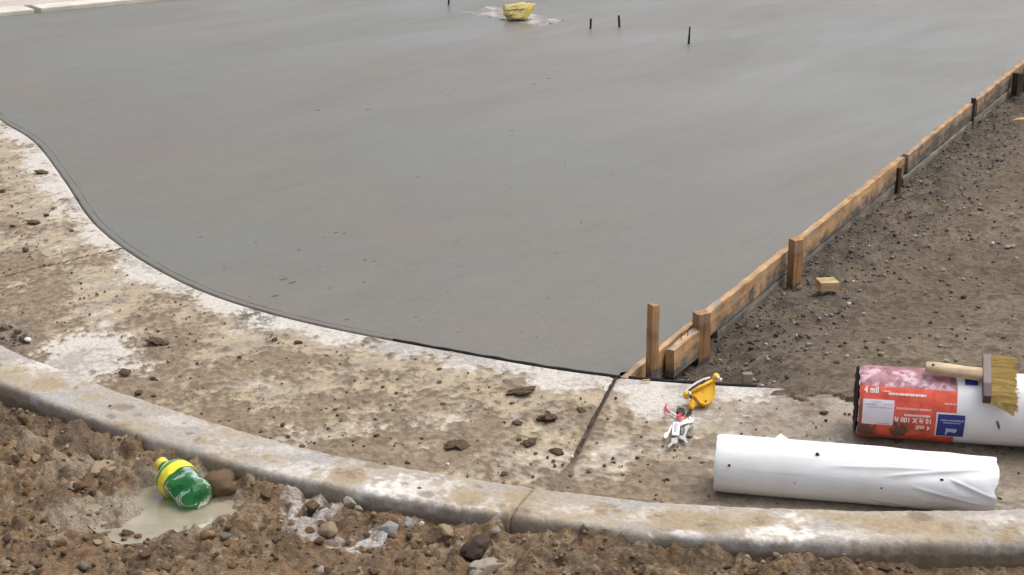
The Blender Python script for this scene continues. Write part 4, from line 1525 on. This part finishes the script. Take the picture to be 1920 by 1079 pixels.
extrude_poly("black_fob", [kp(*q) for q in ((470, 590), (510, 575), (525, 600), (490, 650), (455, 660), (445, 630))], .006, M_BLK, keys, .001, .0015)
tg = extrude_poly("tag", [kp(*q) for q in ((292, 740), (360, 742), (374, 760), (362, 900), (345, 905), (275, 900), (266, 885), (280, 752))], .003, M_TAG, keys, .006, .0008)
extrude_poly("tag_window", [kp(*q) for q in ((300, 760), (345, 762), (330, 870), (290, 868))], .0008, plain("grey_paper", (.42, .44, .47), .5), tg, .0089, 0)
extrude_poly("key", [kp(*q) for q in ((265, 745), (285, 760), (230, 870), (215, 905), (180, 920), (160, 895), (185, 850), (215, 840), (235, 790))], .0024, M_TAG, keys, .002, .0006)
extrude_poly("key", [kp(*q) for q in ((262, 920), (340, 912), (345, 960), (315, 990), (285, 985), (235, 1035), (215, 1030), (218, 1012), (262, 965))], .0024, M_KEY, keys, .002, .0006)
extrude_poly("key", [kp(*q) for q in ((372, 745), (440, 700), (500, 655), (535, 665), (552, 700), (530, 735), (470, 745), (410, 760), (380, 775))], .0028, M_TAG, keys, .005, .0008)
extrude_poly("key", [kp(*q) for q in ((430, 775), (490, 750), (500, 770), (465, 830), (440, 905), (470, 975), (455, 990), (415, 950), (360, 915), (365, 890), (410, 895), (430, 840))], .0024, M_KEY, keys, .003, .0006)
extrude_poly("key", [kp(*q) for q in ((500, 770), (545, 750), (535, 800), (540, 870), (525, 885), (465, 875), (470, 850), (500, 840))], .0022, M_KEYD, keys, .0, .0006)
extrude_poly("key", [kp(*q) for q in ((378, 790), (400, 775), (425, 800), (405, 880), (385, 860))], .0022, M_KEYD, keys, .001, .0006)
tube("key_loop", [(*kp(505 + 26 * math.cos(a), 690 + 22 * math.sin(a)), .0085) for a in np.linspace(0, 2 * math.pi, 16)], .0009, M_METAL, keys, 6)

# ------------------------------------------------------------------ crushed green bottle
tg_ = NT("green_pet")
v = tg_.coord("Object")
tg_.set(Base_Color=(.07, .37, .13), Roughness=.13, IOR=1.22, Transmission_Weight=.72, Specular_IOR_Level=.6)
gn = tg_.noise(v, 30, 3, .6, .8)
tg_.bump(gn, .5, .006)
M_GREEN = tg_.m
M_CAP = plain("yellow_cap", (.80, .66, .06), .4, .06, 60)
bp0 = at(301, 869, 0.040)
bd = np.array([.62, -.75, -.20])
bd /= np.linalg.norm(bd)
Lb = .165
rot = frame_along(bp0, bp0 + bd)
bottle = empty("plastic_bottle", bp0, rot)
bottle.scale = (.93, .93, .93)
tag(bottle, "crushed green plastic bottle with yellow cap and label beside the curb", "bottle")
BPROF = [(.016, .013), (.020, .0165), (.024, .0145), (.032, .019), (.044, .031), (.056, .0405), (.062, .0425), (.095, .0425), (.100, .0440), (.112, .0455), (.130, .0440), (.142, .0450), (.154, .0415), (.162, .034), (.168, .022), (.170, .002)]


def brad(x, a):
    r = np.interp(x, [p[0] for p in BPROF], [p[1] for p in BPROF])
    k = float(sst(.085, .15, np.float64(x)))
    r *= 1 - k * (.16 * max(0, mnoise.noise(Vector((x * 26, math.cos(a) * 1.5, math.sin(a) * 1.5 + 2)))) + .10 * max(0, math.sin(a * 2.5 + x * 60)))
    for (x0, a0, dep) in ((.118, 4.3, .012), (.135, 3.0, .012), (.105, 2.0, .008), (.14, 5.3, .012), (.15, 1.4, .010), (.155, 3.9, .012), (.12, .6, .008), (.11, 3.6, .009), (.145, 2.3, .010)):
        da = (a - a0 + math.pi) % (2 * math.pi) - math.pi
        r -= dep * math.exp(-((x - x0) / .018) ** 2 - (da / .5) ** 2)
    r += (.0016 * mnoise.noise(Vector((x * 70, math.cos(a) * 4, math.sin(a) * 4))) + .0022 * abs(mnoise.noise(Vector((x * 40 + 7, math.cos(a) * 3, math.sin(a) * 3))))) * float(sst(.016, .05, np.float64(x)))
    return max(r, .0015)


def brev(name, x0, x1, lift, mat, n, m=48, a0=0, a1=2 * math.pi, wrapf=True, colfn=None, parent=bottle):
    V = []
    for i in range(n):
        x = x0 + (x1 - x0) * i / (n - 1)
        for j in range(m):
            a = a0 + (a1 - a0) * j / (m if wrapf else m - 1)
            r = brad(x, a) + lift
            V.append((x, math.cos(a) * r, math.sin(a) * r))
    F = [tuple(r) for r in grid_faces(n, m, wrapf)]
    return mesh(name, V, F, mat, parent)


sh = brev("bottle_shell", .016, .170, 0, M_GREEN, 80)

pts = [(0.0, 0, 0), (.001, 0, 0), (.015, 0, 0), (.016, 0, 0)]
cap = tube("cap", pts, [.0135, .0155, .0155, .0145], M_CAP, bottle, 26)
t = NT("bottle_label")
v = t.coord("Object")
sx = t.new("ShaderNodeSeparateXYZ")
t.con(v, sx.inputs[0])
ly = t.ramp(t.noise(t.coord("Object", (30, 30, 30)), 1.0, 3), [(.35, (.86, .75, .03)), (.62, (.84, .70, .04)), (.66, (.75, .40, .22)), (.8, (.80, .62, .30))])
t.set(Base_Color=ly, Roughness=.4)
brev("label_band", .066, .090, .0010, t.m, 12)
# green swash with a yellow line on the shoulder side of the label
M_LGREEN = plain("label_green", (.06, .26, .10), .4, .15, 60)
brev("label_stripe", .0585, .066, .0010, M_LGREEN, 5)
brev("label_line", .0555, .0585, .0013, plain("label_yellow", (.80, .78, .12), .4), 3)

# ------------------------------------------------------------------ individual stones and clods
PALM = {
    "brown": plain("brown_clod", (.21, .142, .09), .95, .35, 60, bump=1.0, spec=.08),
    "dark": plain("dark_clod", (.125, .086, .06), .92, .35, 45, bump=1.0, spec=.08),
    "red": plain("reddish_clod", (.235, .140, .080), .92, .3, 45, bump=1.0, spec=.08),
    "mud": plain("smeared_mud", (.165, .118, .078), .95, .35, 60, bump=1.0, spec=.08),
    "tan": plain("tan_stone", (.34, .26, .17), .85, .22, 45, bump=.6, spec=.1),
    "pale": plain("pale_stone", (.34, .30, .24), .85, .18, 45, bump=.6, spec=.1),
    "grey": plain("grey_stone", (.17, .155, .135), .85, .25, 45, bump=.6, spec=.1),
    "purple": plain("dark_rock", (.105, .078, .064), .85, .3, 45, bump=.9, spec=.1),
    "white": plain("white_stone", (.66, .64, .60), .8, .12, 60, bump=.4),
    "peach": plain("peach_stone", (.58, .38, .25), .85, .15, 60, bump=.4),
    "lime": plain("lime_lump", (.40, .385, .37), .9, .3, 60, bump=.9),
}
PROTO = {}


def clump_verts(seed, sub, flat):
    """a torn flake of mud: ragged outline, crumbly top"""
    r = np.random.default_rng(seed)
    V = ICO[sub][0].copy()
    off = Vector(r.uniform(-50, 50, 3))
    for i in range(len(V)):
        p = Vector(V[i])
        q = Vector((p.x, p.y, p.z * .4))
        f = 1 + .55 * mnoise.noise(q * 1.7 + off) + .35 * mnoise.noise(q * 4 + off)
        h = 1 + .6 * mnoise.noise(p * 3.3 + off) + .5 * mnoise.noise(p * 8 + off)
        V[i] = (p.x * f, p.y * f * .75, p.z * h)
    return V * np.array([1, 1, flat])


def rock_mesh(k, sub, flat, clump=False):
    key = (k, sub, flat, clump)
    if key not in PROTO:
        V = clump_verts(1000 + k, sub, flat) if clump else rock_verts(1000 + k, sub, 8 if k < 20 else 3, .28 if k < 20 else .42, flat)
        me = bpy.data.meshes.new("stone")
        me.from_pydata([tuple(x) for x in V], [], [tuple(map(int, f)) for f in ICO[sub][1]])
        for p in me.polygons:
            p.use_smooth = sub > 2
        me.materials.append(PALM["brown"])
        PROTO[key] = me
    return PROTO[key]


def surf_z(x, y):
    a = (np.array([x]), np.array([y]))
    if y < back_y(x) - 0.002:
        return float(fg_height(*a)[0])
    if y < curb_y(x) + .004:
        return HC
    if y < lip_y(x):
        w = float(np.clip((lip_y(x) - y) / (lip_y(x) - curb_y(x)), 0, 1))
        if x < -.2:
            w = float(np.clip(np.min(np.hypot(LIP[:, 0] - x, LIP[:, 1] - y)) / .74, 0, 1))
        return float(gutter_z(np.float64(w))) + .002
    if (x - FP0[0]) * FN[0] + (y - FP0[1]) * FN[1] > .05:
        return float(rs_height(*a)[0])
    return 0.0


NO_GO = [(*rc[:2], .05), (*kc[:2], .05), (bp0[0] + .05, bp0[1] - .08, .085)]


def rock_at(name, px, py, rpx, tone, label, group=None, sub=2, flat=.7, cat="stone", k=None, sink=.25, z=None):
    p = at(px, py)
    for _ in range(3):
        zz = surf_z(p[0], p[1]) if z is None else z
        p = at(px, py, zz)
    d = p[1] * CP + (CAM_H - zz) * SP
    s = rpx / FPX * d
    me = rock_mesh(rnd.randrange(14) if k is None else k, max(sub, 3) if name == "mud_clump" else sub, flat, name == "mud_clump" )
    o = bpy.data.objects.new(name, me)
    COL.objects.link(o)
    o.material_slots[0].link = 'OBJECT'
    o.material_slots[0].material = PALM[tone]
    o.scale = (s, s, s)
    o.location = (p[0], p[1], zz + s * flat * (1 - sink) * .8)
    o.rotation_euler = (rnd.uniform(-.2, .2), rnd.uniform(-.2, .2), rnd.uniform(0, 6.28))
    return tag(o, label, cat, group)


# ones that stand out
rock_at("clod", 412, 936, 38, "brown", "big rounded brown clod touching the green bottle", sub=4, flat=.88, cat="clod", k=23)
rock_at("stone", 835, 1006, 20, "tan", "rounded tan stone in the soil below the curb joint", sub=3, flat=.85, k=1)
rock_at("stone", 930, 1003, 11, "pale", "small upright pale stone beside the dark blackish rock", sub=3, flat=1.0, k=2)
rock_at("stone", 893, 1036, 30, "purple", "dark blackish brown rock in the reddish soil", sub=4, flat=.6, k=24)
rock_at("stone", 912, 1070, 38, "pale", "broad pale flat stone cut by the photo's bottom edge", sub=4, flat=.4, k=25, sink=.5)
rock_at("stone", 653, 949, 17, "pale", "pale angular stone against the curb's back face", sub=3, k=6)
rock_at("stone", 672, 960, 11, "pale", "small pale stone leaning beside the angular one at the curb", sub=3, k=7)
rock_at("clod", 588, 958, 20, "brown", "brown clod ringed by white lime splash", sub=3, cat="clod", k=8)
rock_at("stone", 617, 1000, 20, "tan", "ochre stone at the right end of the lime splash", sub=3, k=9)
rock_at("stone", 580, 998, 14, "red", "flat reddish stone lying in the lime splash", sub=3, flat=.45, k=10)
rock_at("lime_lump", 728, 996, 24, "lime", "grey white streaked lump of lime below the curb", sub=4, flat=.5, cat="lime lump", k=11)
rock_at("lime_lump", 766, 990, 9, "lime", "little pale lime lump right of the streaked one", sub=3, flat=1.0, cat="lime lump", k=12)
rock_at("stone", 749, 1056, 9, "peach", "small peach coloured pebble in the foreground soil", sub=3, k=0)
rock_at("stone", 140, 916, 19, "pale", "pale flat stone left of the puddle", sub=3, flat=.4, k=1)
rock_at("stone", 185, 1020, 12, "tan", "yellowish flat stone in soil below the puddle", sub=3, flat=.4, k=2)
rock_at("stone", 156, 1064, 17, "grey", "grey flat stone near the photo's bottom left", sub=3, flat=.45, k=4)
rock_at("stone", 196, 882, 32, "tan", "broad tan slab of stone left of the bottle", sub=4, flat=.28, k=5)
rock_at("stone", 66, 865, 13, "tan", "small tan stone among the dark clods at far left", sub=3, k=6)
rock_at("stone", 390, 1010, 17, "red", "brick red flat stone right below the puddle", sub=3, flat=.4, k=7)
rock_at("stone", 425, 1012, 14, "grey", "grey stone right next to the brick red one", sub=3, k=8)
rock_at("stone", 472, 956, 9, "tan", "small tan pebble right of the big brown clod", sub=3, k=9)
rock_at("stone", 790, 985, 7, "white", "tiny white pebble beside the lime lump", sub=2, k=10)
rock_at("mud_clump", 975, 736, 30, "mud", "large flat dark mud clump on the pale gutter edge", sub=4, flat=0.14, cat="mud clump", k=1)
rock_at("mud_clump", 1028, 788, 22, "mud", "crumbly dark mud clump left of the gutter joint", sub=4, flat=0.28, cat="mud clump", k=2)
rock_at("mud_clump", 1090, 772, 10, "mud", "little dark mud clump touching the left side of gutter joint", sub=3, flat=0.34, cat="mud clump", k=3)
rock_at("mud_clump", 857, 838, 24, "mud", "long dark ring shaped mud clump low in the gutter", sub=4, flat=0.22, cat="mud clump", k=4)
rock_at("mud_clump", 992, 832, 19, "mud", "flat reddish mud clump in mid gutter", sub=3, flat=0.19, cat="mud clump", k=5)
rock_at("mud_clump", 970, 795, 13, "mud", "low brown mud clump left of the crumbly dark one", sub=3, flat=0.22, cat="mud clump", k=6)
rock_at("mud_clump", 1044, 849, 13, "mud", "round brown mud clump near the joint's lower end", sub=3, flat=0.25, cat="mud clump", k=7)
rock_at("mud_clump", 296, 644, 20, "mud", "dark mud clump right of the white lime patch", sub=4, flat=0.25, cat="mud clump", k=8)
rock_at("mud_clump", 234, 701, 14, "mud", "round dark mud clump under the white lime patch", sub=3, flat=0.31, cat="mud clump", k=9)
rock_at("mud_clump", 63, 419, 13, "mud", "dark oval mud clump high in the left gutter", sub=3, flat=0.25, cat="mud clump", k=10)
rock_at("mud_clump", 78, 325, 12, "mud", "wet dark clump next to the white streaks at upper left", sub=3, flat=0.25, cat="mud clump", k=11)
rock_at("mud_clump", 260, 738, 9, "mud", "dark clump lying on top of the curb", sub=3, flat=0.31, cat="mud clump", k=12)
rock_at("stone", 1072, 858, 5, "white", "white pebble at the lower end of the gutter joint", sub=3, k=3)
rock_at("stone", 840, 873, 5, "white", "white pebble beside the curb edge", sub=3, k=6)
rock_at("stone", 8, 616, 9, "pale", "rounded pale pebble in the black debris at left edge", sub=3, flat=.9, k=8)
rock_at("stone", 52, 641, 8, "white", "white chip at the end of the black debris", sub=3, k=9)
rock_at("stone", 1592, 574, 6, "white", "single white pebble on grey soil near the wood offcut", sub=3, flat=.9, k=0)
rock_at("stone", 1861, 461, 6, "white", "white pebble in the small cluster at right of the lot", sub=3, flat=.9, k=1)
rock_at("stone", 1890, 466, 7, "pale", "pale chip right of the white pebble cluster", sub=3, flat=.6, k=2)
rock_at("stone", 1498, 542, 6, "pale", "pale pebble at the foot of the middle stake", sub=3, flat=.9, k=4)
rock_at("stone", 1652, 668, 7, "tan", "tan pebble on the soil behind the red roll", sub=3, flat=.8, k=5)
rock_at("mud_clump", 1684, 826, 11, "mud", "muddy clod under the front of the red labelled roll", sub=3, flat=0.37, cat="mud clump", k=6)
rock_at("mud_clump", 1545, 776, 8, "mud", "crumbly brown lump left of the red roll", sub=3, flat=0.37, cat="mud clump", k=7)
# black debris heap in the gutter at the left edge
for k in range(16):
    px, py = rnd.uniform(2, 52), rnd.uniform(606, 646)
    if (py - 606) < (px - 20) * .9:
        py += 18
    rock_at("debris_chip", px, min(py, 660), rnd.uniform(4, 9), rnd.choice(("purple", "purple", "dark", "grey")), "black chip in the debris heap at the photo's left edge", "black debris in the gutter", cat="debris chip", flat=.45)

# alike clods: bigger ones one by one
TONEW = {"mud": "brown", "brown": "brown", "red": "reddish", "dark": "dark", "tan": "tan", "grey": "grey", "pale": "pale", "white": "white"}


USED = set()


def describe(kind, px, py, rp, tone, flat, marks):
    lab = describe_one(kind, px, py, rp, tone, flat, marks)
    if lab in USED or len(lab.split()) > 16:
        ds = sorted((math.hypot(px - a, (py - b) * 1.8), w) for a, b, w in marks)
        for w2 in [d[1] for d in ds[1:]]:
            lab = "%s%s %s between %s and %s" % (TONEW[tone], " flat" if flat < .55 else "", kind, ds[0][1], w2)
            if lab not in USED and len(lab.split()) <= 16:
                break
    USED.add(lab)
    return lab


def describe_one(kind, px, py, rp, tone, flat, marks):
    size = "tiny" if rp < 4 else "small" if rp < 7 else "middling" if rp < 10 else "large"
    ds = sorted((math.hypot(px - a, (py - b) * 1.8), a, b, w) for a, b, w in marks)
    d, a, b, w = ds[0]
    if d > 260:
        side = "well left of" if px < a else "well right of"
    elif abs(px - a) > abs(py - b) * 1.2:
        side = ("close on the left of" if d < 90 else "some way left of") if px < a else ("close on the right of" if d < 90 else "some way right of")
    else:
        side = ("just behind" if d < 90 else "further behind") if py < b else ("just in front of" if d < 90 else "further in front of")
    return "%s %s %s%s %s %s" % (size, TONEW[tone], "flat " if flat < .55 else "chunky ", kind, side, w)


MARK_FG = [(345, 900, "the green bottle"), (412, 934, "the big rounded clod"), (320, 985, "the puddle"), (590, 975, "the white lime splash"), (725, 998, "the grey lime lump"), (835, 1006, "the rounded tan stone"),
           (893, 1036, "the dark blackish rock"), (912, 1070, "the broad pale stone"), (196, 882, "the broad tan slab of stone"), (975, 1000, "the foot of the curb joint"), (653, 949, "the pale stone at the curb"), (66, 865, "the small tan stone at far left"), (156, 1064, "the grey flat stone"), (1450, 1052, "the curb foot below the white roll")]
MARK_GUT = [(165, 660, "the white lime patch"), (25, 620, "the black debris heap"), (195, 475, "the left gutter joint"), (975, 736, "the large flat mud clump"), (1028, 788, "the crumbly dark clump"), (1110, 785, "the main gutter joint"),
            (857, 838, "the ring shaped mud clump"), (1262, 790, "the keys"), (480, 610, "the grey smear on the gutter"), (740, 640, "the start of the black felt strip"), (296, 644, "the dark clump beside the lime patch"), (63, 419, "the dark oval clump"), (640, 845, "the curb edge at mid gutter")]
MARK_LOT = [(1550, 534, "the pale wood offcut"), (1488, 535, "the middle stake"), (1592, 574, "the white pebble"), (1861, 461, "the white pebble cluster"), (1401, 710, "the half buried offcut"), (1314, 680, "the thick orange stake"), (1690, 690, "the red labelled roll"),
            (1895, 229, "the pointed stake"), (1821, 241, "the thin steel stake"), (1683, 362, "the low dark stake"), (1850, 690, "the brush"), (1780, 560, "the lot's bare middle")]

tries = 0
made = 0
while made < 190 and tries < 4000:
    tries += 1
    px, py = rnd.uniform(5, 1915), rnd.uniform(745, 1079)
    p = at(px, py)
    if p[1] > back_y(p[0]) - .018:
        continue
    if puddle_mask(np.array([p[0]]), np.array([p[1]]))[0] > .05:
        continue
    if any(math.hypot(p[0] - a, p[1] - b) < r for a, b, r in NO_GO):
        continue
    rp_ = 5 + 11 * rnd.random() ** 2.2
    tone = rnd.choice(("brown", "brown", "red", "mud", "dark", "mud", "brown"))
    fl_ = rnd.choice((.5, .7))
    rock_at("clod", px, py, rp_, tone, describe("clod", px, py, rp_, tone, fl_, MARK_FG), "clods in the foreground soil", sub=2, flat=fl_, cat="clod", sink=.45)
    made += 1
made = 0
while made < 95:
    px, py = rnd.uniform(5, 1330), rnd.uniform(240, 930)
    p = at(px, py, -.02)
    if not (curb_y(p[0]) + .02 < p[1] < lip_y(p[0]) - .02):
        continue
    if blob_sum(np.array([px]), np.array([py]), CLEAN, 0)[0] > .35 and rnd.random() < .8:
        continue
    if any(math.hypot(p[0] - a, p[1] - b) < r for a, b, r in NO_GO):
        continue
    rp_, tone, fl_ = 3 + 6 * rnd.random() ** 2.5, rnd.choice(("dark", "mud", "brown", "mud", "red")), rnd.choice((.3, .56))
    rock_at("mud_lump", px, py, rp_, tone, describe("mud lump", px, py, rp_, tone, fl_, MARK_GUT), "mud lumps on the gutter", sub=2, flat=fl_, cat="mud lump", sink=.3)
    made += 1
made = 0
while made < 90:
    px, py = rnd.uniform(1330, 1915), rnd.uniform(240, 700)
    p = at(px, py, -.11)
    if (p[0] - FP0[0]) * FN[0] + (p[1] - FP0[1]) * FN[1] < .09 or p[1] < lip_y(p[0]) + .04:
        continue
    rp_, tone, fl_ = 2.5 + 5 * rnd.random() ** 2.5, rnd.choice(("dark", "grey", "grey", "pale", "dark", "brown")), rnd.choice((.45, .65))
    rock_at("soil_lump", px, py, rp_, tone, describe("soil lump", px, py, rp_, tone, fl_, MARK_LOT), "lumps on the lot soil", sub=2, flat=fl_, cat="soil lump", sink=.3)
    made += 1


# gravel too fine to count
def scatter(name, N, sampler, smin, smax, pal, seed, power=2.0, sink=.3):
    g = np.random.default_rng(seed)
    X, Y, Zs = sampler(g, N)
    N = len(X)
    base = [rock_verts(300 + k, 1, 4, .2, .75) for k in range(10)]
    F0 = ICO[1][1]
    s = smin + (smax - smin) * g.random(N) ** power
    a = g.random(N) * 6.28
    which = g.integers(0, 10, N)
    B = np.array(base)[which]
    ca, sa = np.cos(a)[:, None], np.sin(a)[:, None]
    V = np.stack([B[..., 0] * ca - B[..., 1] * sa, B[..., 0] * sa + B[..., 1] * ca, B[..., 2]], -1) * s[:, None, None]
    V += np.stack([X, Y, Zs + s * (1 - sink) * .6], -1)[:, None, :]
    nv = B.shape[1]
    F = (F0[None] + (np.arange(N) * nv)[:, None, None]).reshape(-1, 3)
    col = np.array(pal)[g.integers(0, len(pal), N)] * g.uniform(.75, 1.2, (N, 1))
    return tag(mesh(name, V.reshape(-1, 3), F, M_GRAVEL, smooth=False, col=np.repeat(col, nv, 0)), kind="stuff")


def s_fg(g, N):
    X, Y = g.uniform(-1.5, 1.35, N), g.uniform(2.65, 4.0, N)
    k = (Y < back_y(X) - .006) & (puddle_mask(X, Y) < .06)
    X, Y = X[k], Y[k]
    dens = pnoise(X * 5, Y * 5, 701) + .8 * g.random(len(X)) > .25
    X, Y = X[dens], Y[dens]
    return X, Y, fg_height(X, Y)


def s_rs(g, N):
    X, Y = g.uniform(.3, 3.4, N), g.uniform(3.8, 8.8, N)
    f = (X - FP0[0]) * FN[0] + (Y - FP0[1]) * FN[1]
    k = (f > .05) & (Y > lip_y(X) + .01) & (g.random(N) < np.where(f < .35, 1, .45))
    X, Y = X[k], Y[k]
    return X, Y, rs_height(X, Y)


def s_gut(g, N):
    s, w = g.uniform(.3, sL[-1] - .9, N), g.random(N) ** .6
    X, Y = gutter_xy(s, w)
    PX, PY = proj(X, Y, -.02)
    k = g.random(N) > blob_sum(PX, PY, CLEAN, X * 0) * .9
    k &= g.random(N) < .25 + sst(-.1, .4, fbm(X * 9, Y * 9, 711, 3)) + .8 * sst(.85, 1, w)
    X, Y, w = X[k], Y[k], w[k]
    return X, Y, gutter_z(w) + .002


def s_curbfoot(g, N):
    j = g.uniform(60, len(CURB) - 60, N)
    i = j.astype(int)
    o = .004 + .03 * g.random(N) ** 2.2
    X, Y = CURB[i, 0] - NC[i, 0] * o, CURB[i, 1] - NC[i, 1] * o
    return X, Y, np.full(N, -.054)


scatter("gravel", 7500, s_fg, .0015, .009, [(.23, .16, .10), (.17, .115, .075), (.29, .215, .14), (.24, .14, .08), (.34, .28, .21), (.14, .10, .07), (.26, .17, .10)], 21, 3.4, sink=.5)
scatter("gravel", 12000, s_rs, .0015, .009, [(.40, .36, .31), (.30, .25, .19), (.17, .14, .115), (.12, .095, .075), (.24, .20, .165), (.10, .08, .062), (.15, .125, .10), (.34, .30, .26)], 22, 3.2)
scatter("crumbs", 7000, s_gut, .0009, .0055, [(.19, .135, .09), (.12, .085, .06), (.15, .11, .075), (.30, .23, .16)], 23, 2.8)
scatter("crumbs", 1400, s_curbfoot, .002, .007, [(.19, .135, .09), (.12, .085, .06), (.22, .15, .09)], 24, 2.0)

# cement crumbs spilt along the outside of the form and flecks on the slab


def s_form(g, N):
    t, o = g.uniform(.0, 5.2, N), .028 + .26 * g.random(N) ** 1.9
    X, Y = FP0[0] + FU[0] * t + FN[0] * o, FP0[1] + FU[1] * t + FN[1] * o
    k = Y > lip_y(X) + .02
    X, Y = X[k], Y[k]
    return X, Y, rs_height(X, Y)


def s_slab(g, N):
    px, py = g.uniform(120, 1500, N), g.uniform(60, 680, N)
    P = np.array([at(a, b) for a, b in zip(px, py)])
    X, Y = P[:, 0], P[:, 1]
    k = ((X - FP0[0]) * FN[0] + (Y - FP0[1]) * FN[1] < -.05) & (Y > np.interp(X, LIP[:, 0], LIP[:, 1]) + .06)
    return X[k], Y[k], np.full(k.sum(), -.0012)


scatter("cement_crumbs", 3600, s_form, .0012, .009, [(.125, .108, .09), (.14, .12, .098), (.105, .09, .075), (.155, .13, .105)], 25, 3.0, sink=.7)
scatter("cement_flecks", 110, s_slab, .001, .0040, [(.20, .19, .18), (.17, .16, .15), (.24, .23, .22)], 26, 3.0, sink=.75)


# float marks and drag pits, their shade painted as thin dark flakes, and a straw by the curb
def slab_marks():
    r = np.random.default_rng(41)
    spots = [(530, 525, 9), (548, 531, 9), (515, 556, 9), (630, 437, 6), (646, 438, 6), (684, 489, 7), (702, 491, 5), (376, 445, 5), (682, 530, 6), (596, 208, 6), (1000, 158, 5), (1030, 148, 5), (690, 206, 5), (600, 500, 4),
             (560, 470, 5), (420, 500, 4), (480, 455, 4), (960, 246, 4), (780, 596, 4), (650, 600, 5), (840, 180, 4)]
    spots += [(r.uniform(330, 1150), r.uniform(300, 640), r.uniform(2, 4)) for _ in range(40)]
    V, F, C = [], [], []
    for px, py, rp in spots:
        p = at(px, py)
        if p[1] < lip_y(p[0]) + .06:
            continue
        d = p[1] * CP + CAM_H * SP
        L = rp / FPX * d
        a = R(50) + r.normal() * .25
        ux, uy = math.cos(a), math.sin(a)
        n = 14
        b = len(V)
        V.append((p[0], p[1], .0007))
        C.append((.10, .095, .085))
        for k in range(n):
            t = 2 * math.pi * k / n
            q = 1 + r.uniform(-.3, .3)
            x, y = L * math.cos(t) * q, L * .55 * math.sin(t) * q
            V.append((p[0] + ux * x - uy * y, p[1] + uy * x + ux * y, .0002))
            C.append((.13, .123, .11))
        F += [(b, b + 1 + k, b + 1 + (k + 1) % n) for k in range(n)]
    tag(mesh("float_mark_shade", V, F, M_GRAVEL, col=C), kind="stuff")


slab_marks()
q0, q1 = at(656, 845, -.05), at(690, 852, -.05)
tag(tube("straw", [(q0[0], q0[1] + .03, -.044), ((q0[0] + q1[0]) / 2, (q0[1] + q1[1]) / 2 + .033, -.038), (q1[0], q1[1] + .03, -.043)], .0014, M_PALEWOOD, None, 6),
    "thin pale straw lying in the mud along the curb edge", "straw")
